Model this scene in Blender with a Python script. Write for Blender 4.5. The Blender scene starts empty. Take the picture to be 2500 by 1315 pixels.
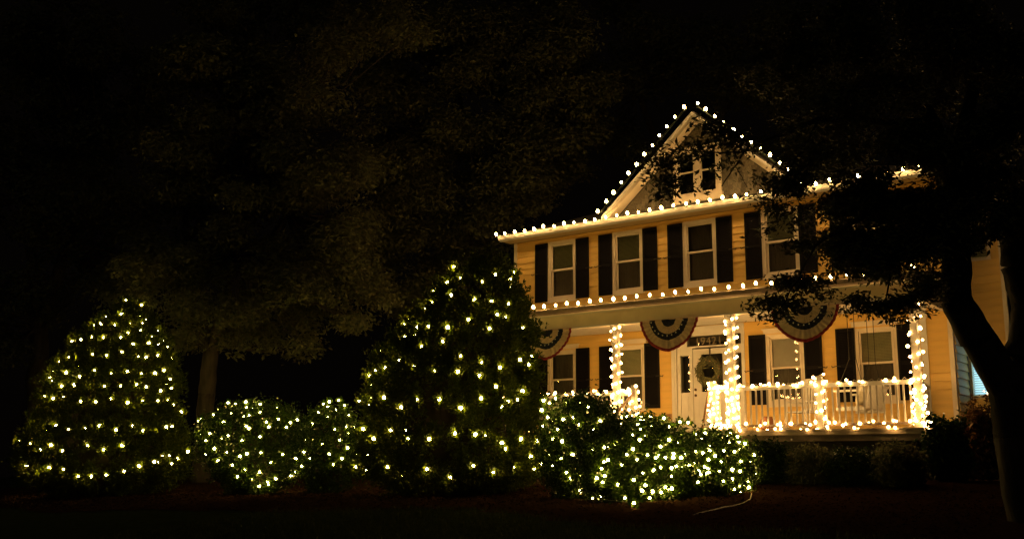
import bpy, math, random
import numpy as np
from mathutils import Matrix, Vector

random.seed(7)
rng = np.random.default_rng(7)
scene = bpy.context.scene
COL = scene.collection

# ---------------------------------------------------------------- camera
CAM = np.array([0.0, -23.0, -0.84])
FPX, PITCH, ROLL, YAW = 2516.0, math.radians(10.91), math.radians(0.47), math.radians(37.2)
cF = np.array([-math.sin(YAW) * math.cos(PITCH), math.cos(YAW) * math.cos(PITCH), math.sin(PITCH)])
_r = np.array([math.cos(YAW), math.sin(YAW), 0.0])
_u = np.cross(_r, cF)
cR = _r * math.cos(ROLL) + _u * math.sin(ROLL)
cU = -_r * math.sin(ROLL) + _u * math.cos(ROLL)
cam_data = bpy.data.cameras.new('camera')
cam = bpy.data.objects.new('camera', cam_data)
COL.objects.link(cam)
m = Matrix.Identity(4)
for i in range(3):
    m[i][0], m[i][1], m[i][2], m[i][3] = cR[i], cU[i], -cF[i], CAM[i]
cam.matrix_world = m
cam_data.sensor_width = 36.0
cam_data.lens = 36.0 * FPX / 2500.0
cam_data.clip_start = 0.1
cam_data.clip_end = 1000
scene.camera = cam

# ---------------------------------------------------------------- night sky, faint fill sun added to lift the dark foliage
world = bpy.data.worlds.new('World')
scene.world = world
world.use_nodes = True
bg = world.node_tree.nodes['Background']
bg.inputs[0].default_value = (0.010, 0.007, 0.005, 1)
bg.inputs[1].default_value = 0.10
sun_d = bpy.data.lights.new('fill_sun', 'SUN')
sun_d.energy = 0.065
sun_d.angle = math.radians(3)
sun_d.color = (1.0, 0.88, 0.62)
sun = bpy.data.objects.new('fill_sun', sun_d)
sun.rotation_euler = (math.radians(52), 0, math.radians(20))
COL.objects.link(sun)
scene.view_settings.view_transform = 'Standard'
scene.view_settings.look = 'None'
scene.view_settings.exposure = 0
scene.view_settings.gamma = 1
scene.view_settings.use_curve_mapping = False
cy = scene.cycles
cy.use_light_tree = True
cy.max_bounces = 5
cy.diffuse_bounces = 3
cy.glossy_bounces = 3
cy.transmission_bounces = 3
cy.transparent_max_bounces = 12
cy.sample_clamp_indirect = 2.0
cy.use_denoising = True
cy.adaptive_threshold = 0.005

L_ROOF, L_PORCH, L_POST, L_MINI = 125.0, 125.0, 45.0, 210.0
WARM = (1.0, 0.57, 0.19)

# ---------------------------------------------------------------- helpers
def ray(px, py):
    return cF + cR * ((px - 1250.0) / FPX) - cU * ((py - 657.5) / FPX)

def at(px, py, depth):
    return CAM + ray(px, py) * depth

def on_y(px, py, Y):
    d = ray(px, py)
    return CAM + d * ((Y - CAM[1]) / d[1])

GY = [-60, -23, -14, -9.5, -6.5, -3, 0, 80]
GZ = [-2.7, -2.44, -1.85, -1.45, -1.33, -1.02, -0.95, -0.95]
def ground(x, y):
    return float(np.interp(y, GY, GZ)) + 0.05 * math.sin(x * 0.35 + 1.3) * math.sin(y * 0.41) - 0.012 * max(0, -x - 12)

def tag(o, label=None, cat=None, group=None, kind=None):
    if label: o['label'] = label
    if cat: o['category'] = cat
    if group: o['group'] = group
    if kind: o['kind'] = kind
    return o

def empty(name, loc=(0, 0, 0), rz=0.0, label=None, cat=None, group=None):
    o = bpy.data.objects.new(name, None)
    o.location = loc
    o.rotation_euler = (0, 0, rz)
    o.empty_display_size = 0.2
    COL.objects.link(o)
    return tag(o, label, cat, group)

def link(name, mesh, parent=None, loc=None, rot=None, scale=None):
    o = bpy.data.objects.new(name, mesh)
    COL.objects.link(o)
    if parent is not None: o.parent = parent
    if loc is not None: o.location = loc
    if rot is not None: o.rotation_euler = rot
    if scale is not None: o.scale = scale if hasattr(scale, '__len__') else (scale,) * 3
    return o

class MB:
    def __init__(s):
        s.v = []; s.f = []; s.m = []; s.sm = []
    def add(s, vs, fs, mi=0, smooth=False):
        b = len(s.v)
        s.v += [tuple(map(float, p)) for p in vs]
        for f in fs:
            s.f.append([b + i for i in f]); s.m.append(mi); s.sm.append(smooth)
        return s
    def box(s, x0, x1, y0, y1, z0, z1, mi=0):
        if x0 > x1: x0, x1 = x1, x0
        if y0 > y1: y0, y1 = y1, y0
        if z0 > z1: z0, z1 = z1, z0
        vs = [(x, y, z) for z in (z0, z1) for y in (y0, y1) for x in (x0, x1)]
        return s.add(vs, [(0, 2, 3, 1), (4, 5, 7, 6), (0, 1, 5, 4), (2, 6, 7, 3), (0, 4, 6, 2), (1, 3, 7, 5)], mi)
    def prism(s, poly, axis, a, b, mi=0):
        # poly in the plane perpendicular to axis, extruded from a to b
        n = len(poly)
        def P(p, t):
            return (p[0], t, p[1]) if axis == 'y' else ((t, p[0], p[1]) if axis == 'x' else (p[0], p[1], t))
        vs = [P(p, a) for p in poly] + [P(p, b) for p in poly]
        fs = [tuple(range(n)), tuple(range(2 * n - 1, n - 1, -1))]
        for i in range(n):
            j = (i + 1) % n
            fs.append((i, i + n, j + n, j))
        return s.add(vs, fs, mi)
    def tube(s, pts, rad, n=6, mi=0, cap=True):
        pts = [Vector(p) for p in pts]
        rads = rad if hasattr(rad, '__len__') else [rad] * len(pts)
        vs = []; fs = []
        ref = Vector((0.13, 0.21, 0.97))
        for i, p in enumerate(pts):
            d = (pts[min(i + 1, len(pts) - 1)] - pts[max(i - 1, 0)])
            if d.length < 1e-9: d = Vector((0, 0, 1))
            d.normalize()
            if abs(d.dot(ref)) > 0.97: ref = Vector((0.9, 0.3, 0.1)).normalized()
            a = d.cross(ref).normalized(); b = d.cross(a)
            for k in range(n):
                t = 2 * math.pi * k / n
                vs.append(p + (a * math.cos(t) + b * math.sin(t)) * rads[i])
        for i in range(len(pts) - 1):
            for k in range(n):
                k2 = (k + 1) % n
                fs.append((i * n + k, i * n + k2, (i + 1) * n + k2, (i + 1) * n + k))
        if cap:
            fs.append(tuple(range(n - 1, -1, -1)))
            fs.append(tuple((len(pts) - 1) * n + k for k in range(n)))
        return s.add(vs, fs, mi, True)
    def lathe(s, prof, n=12, c=(0, 0, 0), mi=0, smooth=True, squash=1.0):
        vs = []; fs = []
        for (r, z) in prof:
            for k in range(n):
                t = 2 * math.pi * k / n
                vs.append((c[0] + r * math.cos(t), c[1] + r * math.sin(t) * squash, c[2] + z))
        for i in range(len(prof) - 1):
            for k in range(n):
                k2 = (k + 1) % n
                fs.append((i * n + k, i * n + k2, (i + 1) * n + k2, (i + 1) * n + k))
        fs.append(tuple(range(n - 1, -1, -1)))
        fs.append(tuple((len(prof) - 1) * n + k for k in range(n)))
        return s.add(vs, fs, mi, smooth)
    def mesh(s, name, mats):
        me = bpy.data.meshes.new(name)
        me.from_pydata(s.v, [], s.f)
        for mt in (mats if isinstance(mats, (list, tuple)) else [mats]): me.materials.append(mt)
        me.polygons.foreach_set('material_index', s.m)
        me.polygons.foreach_set('use_smooth', s.sm)
        me.update()
        return me
    def build(s, name, mats, parent=None, loc=None, rot=None):
        return link(name, s.mesh(name, mats), parent, loc, rot)

def np_mesh(name, V, quads, mat, extra=None):
    """V (n,3), quads (m,4) -> mesh; extra = MB merged in front (with mats list)"""
    me = bpy.data.meshes.new(name)
    k = quads.shape[1]
    me.vertices.add(len(V)); me.vertices.foreach_set('co', V.astype(np.float32).ravel())
    me.loops.add(quads.size); me.loops.foreach_set('vertex_index', quads.astype(np.int32).ravel())
    me.polygons.add(len(quads))
    me.polygons.foreach_set('loop_start', np.arange(0, quads.size, k, dtype=np.int32))
    me.polygons.foreach_set('loop_total', np.full(len(quads), k, dtype=np.int32))
    for mt in (mat if isinstance(mat, (list, tuple)) else [mat]): me.materials.append(mt)
    me.update(calc_edges=True)
    return me

# ---------------------------------------------------------------- materials
def new_mat(name):
    mt = bpy.data.materials.new(name); mt.use_nodes = True
    nt = mt.node_tree
    return mt, nt, nt.nodes['Principled BSDF']

def mat(name, color, rough=0.6, var=0.12, scale=6.0, bump=0.0, bscale=60.0, stretch=(1, 1, 1), metallic=0.0, island=0.0, spec=0.5):
    mt, nt, b = new_mat(name)
    b.inputs['Specular IOR Level'].default_value = spec
    N = nt.nodes; Lk = nt.links
    b.inputs['Roughness'].default_value = rough
    b.inputs['Metallic'].default_value = metallic
    tc = N.new('ShaderNodeTexCoord'); mp = N.new('ShaderNodeMapping')
    mp.inputs['Scale'].default_value = stretch
    Lk.new(tc.outputs['Object'], mp.inputs[0])
    nz = N.new('ShaderNodeTexNoise'); nz.inputs['Scale'].default_value = scale; nz.inputs['Detail'].default_value = 6
    Lk.new(mp.outputs[0], nz.inputs['Vector'])
    rp = N.new('ShaderNodeMapRange')
    rp.inputs[1].default_value = 0.3; rp.inputs[2].default_value = 0.7
    rp.inputs[3].default_value = 1 - var; rp.inputs[4].default_value = 1 + var
    Lk.new(nz.outputs['Fac'], rp.inputs[0])
    val = rp.outputs[0]
    if island:
        g = N.new('ShaderNodeNewGeometry'); r2 = N.new('ShaderNodeMapRange')
        r2.inputs[3].default_value = 1 - island; r2.inputs[4].default_value = 1 + island
        Lk.new(g.outputs['Random Per Island'], r2.inputs[0])
        mu = N.new('ShaderNodeMath'); mu.operation = 'MULTIPLY'
        Lk.new(val, mu.inputs[0]); Lk.new(r2.outputs[0], mu.inputs[1]); val = mu.outputs[0]
    hs = N.new('ShaderNodeHueSaturation'); hs.inputs['Color'].default_value = (*color, 1)
    Lk.new(val, hs.inputs['Value']); Lk.new(hs.outputs[0], b.inputs['Base Color'])
    if bump:
        n2 = N.new('ShaderNodeTexNoise'); n2.inputs['Scale'].default_value = bscale; n2.inputs['Detail'].default_value = 5
        Lk.new(mp.outputs[0], n2.inputs['Vector'])
        bp = N.new('ShaderNodeBump'); bp.inputs['Strength'].default_value = bump; bp.inputs['Distance'].default_value = 0.01
        Lk.new(n2.outputs['Fac'], bp.inputs['Height']); Lk.new(bp.outputs[0], b.inputs['Normal'])
    return mt

def leaf_mat(name, c1, c2, rough=0.45, trans=0.35, spec=0.08):
    mt, nt, b = new_mat(name)
    N = nt.nodes; Lk = nt.links
    g = N.new('ShaderNodeNewGeometry')
    cr = N.new('ShaderNodeMix'); cr.data_type = 'RGBA'
    cr.inputs[6].default_value = (*c1, 1); cr.inputs[7].default_value = (*c2, 1)
    Lk.new(g.outputs['Random Per Island'], cr.inputs[0])
    Lk.new(cr.outputs[2], b.inputs['Base Color'])
    b.inputs['Roughness'].default_value = rough
    b.inputs['Specular IOR Level'].default_value = spec
    tr = N.new('ShaderNodeBsdfTranslucent'); Lk.new(cr.outputs[2], tr.inputs[0])
    mx = N.new('ShaderNodeMixShader'); mx.inputs[0].default_value = trans
    Lk.new(b.outputs[0], mx.inputs[1]); Lk.new(tr.outputs[0], mx.inputs[2])
    Lk.new(mx.outputs[0], N['Material Output'].inputs[0])
    return mt

def emis(name, color, strength):
    mt, nt, b = new_mat(name)
    b.inputs['Base Color'].default_value = (*color, 1)
    b.inputs['Emission Color'].default_value = (*color, 1)
    b.inputs['Emission Strength'].default_value = strength
    return mt

M = {}
M['siding'] = mat('yellow_siding_paint', (0.72, 0.46, 0.115), 0.55, 0.10, 2.2, 0.25, 90, (0.25, 1, 3))
M['trim'] = mat('cream_trim_paint', (0.70, 0.59, 0.43), 0.5, 0.07, 3.0, 0.15, 80)
M['soffit'] = mat('tan_soffit_paint', (0.50, 0.36, 0.15), 0.6, 0.08, 3.0, 0.15, 80)
M['white'] = mat('white_paint', (0.64, 0.60, 0.52), 0.5, 0.06, 4.0, 0.1, 80)
M['shutter'] = mat('dark_shutter_paint', (0.006, 0.005, 0.005), 0.75, 0.2, 6.0, 0.1, 60, spec=0.12)
M['iron'] = mat('black_iron', (0.02, 0.015, 0.01), 0.5, 0.2, 20)
M['brass'] = mat('dark_brass', (0.10, 0.06, 0.03), 0.4, 0.2, 20, metallic=0.8)
M['shingle'] = mat('asphalt_shingle', (0.035, 0.03, 0.028), 0.9, 0.35, 14.0, 0.8, 50)
M['gable'] = mat('grey_cedar_shingle_wall', (0.125, 0.108, 0.075), 0.85, 0.3, 16.0, 0.7, 40, (2, 1, 1), island=0.45, spec=0.2)
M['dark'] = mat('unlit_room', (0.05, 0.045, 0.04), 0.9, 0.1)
M['blind'] = mat('tan_window_blind', (0.78, 0.74, 0.42), 0.6, 0.05, 4)
M['shade'] = mat('pale_roller_shade', (0.62, 0.55, 0.42), 0.7, 0.05, 4)
M['curtain'] = mat('sheer_brown_curtain', (0.15, 0.12, 0.08), 0.8, 0.2, 12, 0, 60, (6, 6, .4))
M['floorwood'] = mat('porch_floor_boards', (0.33, 0.25, 0.16), 0.6, 0.2, 5, 0.2, 40, (1, 8, 8))
M['skirt'] = mat('brown_porch_skirt', (0.17, 0.12, 0.075), 0.8, 0.2, 6, 0.3, 50)
M['bark'] = mat('tree_bark', (0.035, 0.027, 0.021), 0.95, 0.45, 8.0, 1.0, 22, (1, 1, .25))
M['bark_dark'] = mat('bark_painted_shade', (0.022, 0.016, 0.012), 0.95, 0.45, 8.0, 1.0, 22, (1, 1, .25), spec=0.1)  # darker bark copy, shade painted into the near trunk and plant cores
M['rail'] = mat('tan_rail_paint', (0.40, 0.36, 0.29), 0.6, 0.12, 8.0, 0.15, 80)  # one even tan for columns, newels and balusters
M['wire'] = mat('green_light_cord', (0.02, 0.035, 0.015), 0.5, 0.1)
M['wirew'] = mat('pale_light_cord', (0.45, 0.38, 0.28), 0.5, 0.1)
M['navy'] = mat('navy_bunting_cloth', (0.006, 0.008, 0.022), 0.8, 0.2, 12, 0.2, 90)
M['red'] = mat('red_bunting_cloth', (0.24, 0.010, 0.014), 0.8, 0.2, 12, 0.2, 90)
M['cream'] = mat('cream_bunting_cloth', (0.62, 0.43, 0.26), 0.8, 0.14, 12, 0.2, 90)
M['mulch'] = mat('pine_bark_mulch', (0.024, 0.012, 0.007), 1.0, 0.5, 20.0, 1.0, 26, spec=0.0, island=0.6)
M['grass'] = mat('dark_lawn', (0.022, 0.028, 0.012), 1.0, 0.4, 9.0, 1.0, 60, spec=0.0)
M['straw'] = mat('dried_vine', (0.085, 0.085, 0.03), 0.85, 0.35, 25, island=0.4)
M['cushion'] = mat('floral_cushion', (0.62, 0.55, 0.38), 0.9, 0.16, 12)
M['terracotta'] = mat('terracotta', (0.26, 0.10, 0.04), 0.8, 0.2, 8)
M['wood'] = mat('brown_wood', (0.30, 0.17, 0.08), 0.6, 0.3, 6, 0.2, 40, (1, 6, 6))
M['number'] = mat('gilt_numeral', (0.16, 0.13, 0.07), 0.6, 0.1)
M['bulb_roof'] = emis('roof_bulb_glow', WARM, L_ROOF)
M['bulb_porch'] = emis('porch_gutter_bulb_glow', WARM, L_PORCH)
M['bulb_post'] = emis('post_bulb_glow', WARM, L_POST)
M['bulb_mini'] = emis('tree_bulb_glow', (1.0, 0.68, 0.14), L_MINI)
M['lf_yew'] = leaf_mat('conifer_leaf', (0.016, 0.030, 0.001), (0.070, 0.088, 0.003), 0.5, 0.3, 0.04)
M['lf_box'] = leaf_mat('boxwood_leaf', (0.008, 0.022, 0.002), (0.036, 0.062, 0.005), 0.3, 0.25)
M['lf_oak'] = leaf_mat('broad_leaf', (0.07, 0.082, 0.038), (0.13, 0.125, 0.062), 0.5, 0.35)
M['lf_red'] = leaf_mat('russet_leaf', (0.08, 0.035, 0.012), (0.12, 0.07, 0.02), 0.5, 0.3)
M['lf_dark'] = leaf_mat('near_tree_leaf', (0.035, 0.04, 0.014), (0.07, 0.065, 0.02), 0.5, 0.15)
M['lf_gr'] = leaf_mat('grass_blade', (0.022, 0.032, 0.01), (0.05, 0.055, 0.016), 0.6, 0.3)

def glass():
    mt, nt, b = new_mat('window_glass')
    N = nt.nodes; Lk = nt.links
    N.remove(b)
    t = N.new('ShaderNodeBsdfTransparent'); t.inputs[0].default_value = (0.85, 0.87, 0.85, 1)
    g = N.new('ShaderNodeBsdfGlossy'); g.inputs['Roughness'].default_value = 0.02
    fr = N.new('ShaderNodeFresnel'); fr.inputs[0].default_value = 1.5
    ad = N.new('ShaderNodeMath'); ad.operation = 'ADD'; ad.inputs[1].default_value = 0.05
    Lk.new(fr.outputs[0], ad.inputs[0])
    mx = N.new('ShaderNodeMixShader')
    Lk.new(ad.outputs[0], mx.inputs[0]); Lk.new(t.outputs[0], mx.inputs[1]); Lk.new(g.outputs[0], mx.inputs[2])
    Lk.new(mx.outputs[0], N['Material Output'].inputs[0])
    return mt
M['glass'] = glass()

# ================================================================ SETTING: ground
def sheet(name, x0, x1, y0, y1, step, off, material, inside=None):
    xs = np.arange(x0, x1 + step * .5, step); ys = np.arange(y0, y1 + step * .5, step)
    idx = {}; V = []; F = []
    def vid(i, j):
        if (i, j) not in idx:
            idx[(i, j)] = len(V)
            V.append((xs[i], ys[j], ground(xs[i], ys[j]) + off))
        return idx[(i, j)]
    for i in range(len(xs) - 1):
        for j in range(len(ys) - 1):
            if inside and not inside((xs[i] + xs[i + 1]) / 2, (ys[j] + ys[j + 1]) / 2): continue
            F.append((vid(i, j), vid(i + 1, j), vid(i + 1, j + 1), vid(i, j + 1)))
    mb = MB(); mb.add(V, F, 0, True)
    return tag(mb.build(name, material), kind='structure')
sheet('ground', -160, 120, -60, 160, 4.0, -0.10, M['grass'])
def bed_front(x):
    return -10.6 + 0.5 * math.sin(x * 0.45) + 0.25 * math.sin(x * 1.1 + 1) - 0.12 * max(0, -x - 11)
sheet('lawn', -40, 16, -30, 6, 0.5, 0.0, M['grass'])
sheet('mulch_bed', -32, 2, -16, -1.6, 0.25, 0.012, M['mulch'], lambda x, y: y > bed_front(x))

# ================================================================ HOUSE
HX0, HX1 = -17.36, -5.67
house = empty('house', (-11.5, 0, -0.95), 0,
              'two storey yellow clapboard house with front gable, black shutters and full width porch', 'house')
HO = Vector((-11.5, 0, -0.95))
def hp(name, mb, mats, parent=house):
    """build a part given in world coordinates, parented to the house"""
    o = mb.build(name, mats, parent)
    if parent is house: o.location = -HO
    return o

WC = [-15.71, -13.62, -11.53, -9.41, -7.30]
ww = 0.46
openings_up = [(c - ww, c + ww, 3.72, 5.30) for c in WC]
openings_lo = [(c - ww, c + ww, 0.70, 2.30) for c in (WC[0], WC[1], WC[3], WC[4])] + [(-12.35, -10.42, -0.2, 2.62)]

board_cache = {}
def board(x0, x1, z0, z1, y=0.0, parent=house, axis='x', th=0.034):
    L = round(x1 - x0, 3); H = round(z1 - z0, 3)
    if L < 0.01 or H < 0.01: return
    key = (L, H, axis)
    if key not in board_cache:
        mb = MB()
        # lapped wedge: thick bottom edge, thin top; front face towards -y (or +x)
        if axis == 'x':
            mb.prism([(-th, 0), (0.05, 0), (0.05, H), (-0.004, H)], 'x', 0, L)
        else:
            mb.prism([(th, 0), (-0.05, 0), (-0.05, H), (0.004, H)], 'y', 0, L)
        board_cache[key] = mb.mesh('siding_board', M['siding'])
    j = random.uniform(-0.002, 0.002)
    o = link('siding_board', board_cache[key], parent)
    if axis == 'x': o.location = Vector((x0, y + j, z0)) - HO
    else: o.location = Vector((y + j, x0, z0)) - HO
    return o

def clad(x0, x1, zb, zt, openings, y=0.0, axis='x', ex=0.175):
    z = zb
    while z < zt - 0.005:
        z1 = min(z + ex, zt)
        ops = [o for o in openings if o[2] < z1 - 1e-4 and o[3] > z + 1e-4 and o[1] > x0 and o[0] < x1]
        ops.sort()
        c = x0
        for (a, b, oz0, oz1) in ops:
            board(c, a, z, z1, y, axis=axis)
            if oz0 > z: board(a, b, z, oz0, y, axis=axis)
            if oz1 < z1: board(a, b, oz1, z1, y, axis=axis)
            c = b
        board(c, x1, z, z1, y, axis=axis)
        z = z1
clad(HX0 + .1, HX1 - .1, 0.0, 2.66, openings_lo)
clad(HX0 + .1, HX1 - .1, 3.10, 5.46, openings_up)
# wing set back one metre on the right, and the return wall between
WG1 = -4.76
wing_ops = [(-5.62, -5.20, 0.80, 2.2), (-5.47, -5.10, 3.80, 5.3)]
clad(-5.6, WG1 - .09, -0.8, 5.46, wing_ops, y=1.0)
clad(0.06, 0.95, -0.8, 5.46, [], y=HX1, axis='y')
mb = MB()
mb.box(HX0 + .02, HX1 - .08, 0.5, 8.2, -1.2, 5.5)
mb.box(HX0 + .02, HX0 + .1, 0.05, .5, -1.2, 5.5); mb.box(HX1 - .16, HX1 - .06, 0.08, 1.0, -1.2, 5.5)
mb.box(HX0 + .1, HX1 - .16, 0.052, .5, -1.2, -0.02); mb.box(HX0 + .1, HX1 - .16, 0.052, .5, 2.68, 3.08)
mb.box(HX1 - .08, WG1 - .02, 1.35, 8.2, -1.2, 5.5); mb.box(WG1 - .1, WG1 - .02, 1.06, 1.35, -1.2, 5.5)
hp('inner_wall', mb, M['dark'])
mb = MB(); mb.box(HX1 - .1, HX1 - .004, -0.035, 0.055, -1.0, 5.46)
hp('corner_board', mb, M['trim'])
mb = MB(); mb.box(HX0, HX0 + .1, -0.035, 0.055, -1.0, 5.46)
hp('corner_board', mb, M['trim'])
mb = MB(); mb.box(WG1 - .09, WG1, .965, 1.055, -1.0, 5.46)
hp('corner_board', mb, M['trim'])
mb = MB(); mb.box(HX0 + .02, HX1 - .02, 0.0, .05, -1.2, -0.001); mb.box(HX1, WG1, 1.02, 1.06, -1.3, -.8)
hp('foundation', mb, M['skirt'])

# ---- windows
def win_meshes(W, H, key, cache={}):
    k = (round(W, 2), round(H, 2), key)
    if k in cache: return cache[k]
    c = 0.085                                   # casing width
    d = {}
    mb = MB()
    mb.box(-W / 2, -W / 2 + c, -.032, .10, 0, H); mb.box(W / 2 - c, W / 2, -.032, .10, 0, H)
    mb.box(-W / 2 + c, W / 2 - c, -.032, .10, H - c, H)
    mb.box(-W / 2 - .03, W / 2 + .03, -.06, .10, -.05, 0.0)
    mb.box(-W / 2 + c, W / 2 - c, -.03, .10, 0.0, .09)
    for sx in (-1, 1):                            # thin raised inner bead
        x = sx * (W / 2 - c); mb.box(x - .012, x + .012, -.045, -.0, .09, H - c)
    d['window'] = mb.mesh('window', M['trim'])
    mid = H * 0.515
    x = W / 2 - c - .012; s = .045
    for nm, z0, z1, yy in (('lower', .09, mid + .025, .03), ('upper', mid - .02, H - c, -.002)):
        mb = MB()
        mb.box(-x, -x + s, yy, yy + .03, z0, z1); mb.box(x - s, x, yy, yy + .03, z0, z1)
        mb.box(-x + s, x - s, yy, yy + .03, z0, z0 + .045); mb.box(-x + s, x - s, yy, yy + .03, z1 - .045, z1)
        d['sash_' + nm] = mb.mesh('sash', M['trim'])
        mb = MB(); mb.add([(-x + s, yy + .015, z0 + .045), (x - s, yy + .015, z0 + .045), (x - s, yy + .015, z1 - .045), (-x + s, yy + .015, z1 - .045)], [(0, 1, 2, 3)])
        d['pane_' + nm] = mb.mesh('pane', M['glass'])
    if key in ('blind', 'blindlit', 'shade', 'full'):
        zb = mid if key != 'full' else 0.15
        mb = MB()
        if key == 'shade':
            mb.box(-x + .01, x - .01, .085, .09, zb, H - c)
        else:
            z = H - c - .02
            while z > zb:
                mb.add([(-x + .01, .078, z - .018), (x - .01, .078, z - .018), (x - .01, .10, z + .012), (-x + .01, .10, z + .012)], [(0, 1, 2, 3)])
                z -= .033
            mb.box(-x + .01, x - .01, .075, .105, zb - .02, zb)
        d['blind'] = mb.mesh('blind', M['shade'] if key == 'shade' else M['blind'])
    if key in ('curtain', 'blind', 'shade'):
        mb = MB(); n = 50; vs = []
        for i in range(n + 1):
            xx = -x + 2 * x * i / n
            yy = .15 + .018 * math.sin(i * 1.7) + .008 * math.sin(i * 3.1)
            vs += [(xx, yy, 0.05), (xx, yy, H - .05)]
        mb.add(vs, [(2 * i, 2 * i + 2, 2 * i + 3, 2 * i + 1) for i in range(n)], 0, True)
        d['curtain'] = mb.mesh('curtain', M['curtain'])
    cache[k] = d
    return d

def place_window(xc, z0, W, H, key, y=0.0):
    d = win_meshes(W, H, key)
    w = link('window', d['window'], house, Vector((xc, y, z0)) - HO)
    for k, me in d.items():
        if k == 'window': continue
        link(k.split('_')[0], me, w)
    return w

def shutter_mesh():
    W, H = 0.42, 1.65
    mb = MB()
    mb.box(0, .05, -.055, -.024, 0, H); mb.box(W - .05, W, -.055, -.024, 0, H)
    for z0, z1 in ((0, .09), (H * .47, H * .47 + .07), (H - .07, H)): mb.box(.05, W - .05, -.053, -.025, z0, z1)
    for a, b in ((.09, H * .47), (H * .47 + .07, H - .07)):
        z = a + .02
        while z < b - .01:
            mb.add([(.05, -.030, z + .022), (W - .05, -.030, z + .022), (W - .05, -.050, z - .012), (.05, -.050, z - .012)], [(0, 1, 2, 3)])
            z += .038
    mb.box(.05, W - .05, -.0275, -.0255, .09, H - .07)
    return mb.mesh('shutter', M['shutter'])
SH = shutter_mesh()
mbd = MB(); mbd.tube([(-.12, -.062, 0), (-.03, -.066, .006), (.03, -.062, -.004), (.06, -.062, -.02), (.085, -.06, .015)], .011, 5)
DOG = mbd.mesh('shutter_dog', M['iron'])
def shutters(xc, z0, hw=0.46):
    for sx, x in ((-1, xc - hw - .43), (1, xc + hw + .01)):
        s = link('shutter', SH, house, Vector((x, -.018, z0)) - HO)
        dx = (-.03 if sx < 0 else .45)
        link('shutter_dog', DOG, s, (dx, 0, .80), None, (1 if sx > 0 else -1, 1, 1))

kinds_up = ['blind', 'blind', 'curtain', 'blind', 'curtain']
for c, k in zip(WC, kinds_up):
    place_window(c, 3.68, 0.95, 1.66, k); shutters(c, 3.67)
for i, k in ((0, 'curtain'), (1, 'blind'), (3, 'shade'), (4, 'blind')):
    place_window(WC[i], 0.66, 0.95, 1.66, k); shutters(WC[i], 0.67)
    mb = MB(); mb.box(WC[i] - .52, WC[i] + .52, -.05, -.001, 2.335, 2.42); mb.box(WC[i] - .55, WC[i] + .55, -.08, -.001, 2.42, 2.45)
    hp('window_head', mb, M['trim'])

# ---- wing windows: one lit with cool blinds, one dark above
def simple_window(xc, z0, W, H, y, lit):
    mb = MB()
    c = .06
    mb.box(-W / 2 - c, -W / 2, -.04, .05, -c, H + c); mb.box(W / 2, W / 2 + c, -.04, .05, -c, H + c)
    mb.box(-W / 2, W / 2, -.04, .05, -c, 0); mb.box(-W / 2, W / 2, -.04, .05, H, H + c)
    w = mb.build('window', M['trim'], house, Vector((xc, y, z0)) - HO)
    mb = MB(); mb.add([(-W / 2, -.01, 0), (W / 2, -.01, 0), (W / 2, -.01, H), (-W / 2, -.01, H)], [(0, 1, 2, 3)])
    mb.build('pane', M['glass'], w)
    mb = MB(); z = .03
    while z < H:
        mb.add([(-W / 2, .03, z - .022), (W / 2, .03, z - .022), (W / 2, .055, z + .022), (-W / 2, .055, z + .022)], [(0, 1, 2, 3)]); z += .05
    mb.box(-W / 2, W / 2, .02, .06, 0.0, .03)
    mb.build('blind', M['coolblind'] if lit else M['blind'], w)
    if lit:
        mb = MB(); mb.add([(-W / 2, .12, 0), (W / 2, .12, 0), (W / 2, .12, H), (-W / 2, .12, H)], [(0, 1, 2, 3)])
        mb.build('lit_interior', M['coolglow'], w)
M['coolglow'] = emis('lit_room', (0.45, 0.72, 0.80), 2.6)
M['coolblind'] = leaf_mat('translucent_cool_blind', (0.6, 0.68, 0.7), (0.66, 0.72, 0.74), 0.5, 0.6)
simple_window(-5.36, 0.78, 0.44, 1.4, 1.0, True)
simple_window(-5.26, 3.80, 0.36, 1.5, 1.0, False)

# ---- entrance
FX0, FX1 = -12.35, -10.42
mb = MB()
mb.box(FX0, -12.14, -.05, .12, 0, 2.12); mb.box(-11.89, -11.81, -.045, .12, 0, 2.12)
mb.box(-10.78, -10.66, -.045, .12, 0, 2.12); mb.box(-10.50, FX1, -.05, .12, 0, 2.12)
mb.box(FX0, FX1, -.05, .12, 2.12, 2.155); mb.box(FX0, -11.95, -.048, .12, 2.155, 2.41); mb.box(-10.50, FX1, -.048, .12, 2.155, 2.41)
mb.box(FX0, FX1, -.05, .12, 2.41, 2.64)
mb.box(-12.14, -11.89, -.03, .12, 0, 1.03); mb.box(-12.14, -11.89, -.03, .12, 1.94, 2.12)
mb.box(-10.66, -10.50, -.03, .12, 0, 1.03); mb.box(-10.66, -10.50, -.03, .12, 1.94, 2.12)
for z0, z1 in ((.14, .5), (.56, .93)):
    mb.box(-12.09, -11.94, -.036, -.0305, z0, z1); mb.box(-10.63, -10.53, -.036, -.0305, z0, z1)
mb.box(FX0 - .02, FX0 + .12, -.09, -.0505, 0, 2.64); mb.box(FX0 + .03, FX0 + .07, -.105, -.0905, .2, 2.5)
hp('door_surround', mb, M['white'])
dr = MB()
dr.box(-11.81 + .008, -11.59, -.02, .03, 0.01, 2.085); dr.box(-11.01, -10.788, -.02, .03, .01, 2.085)
dr.box(-11.59, -11.01, -.02, .03, .01, 1.03); dr.box(-11.59, -11.01, -.02, .03, 1.95, 2.085)
dr.box(-11.62, -10.98, -.03, -.0205, 1.0, 1.03); dr.box(-11.62, -10.98, -.03, -.0205, 1.95, 1.98)
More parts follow.
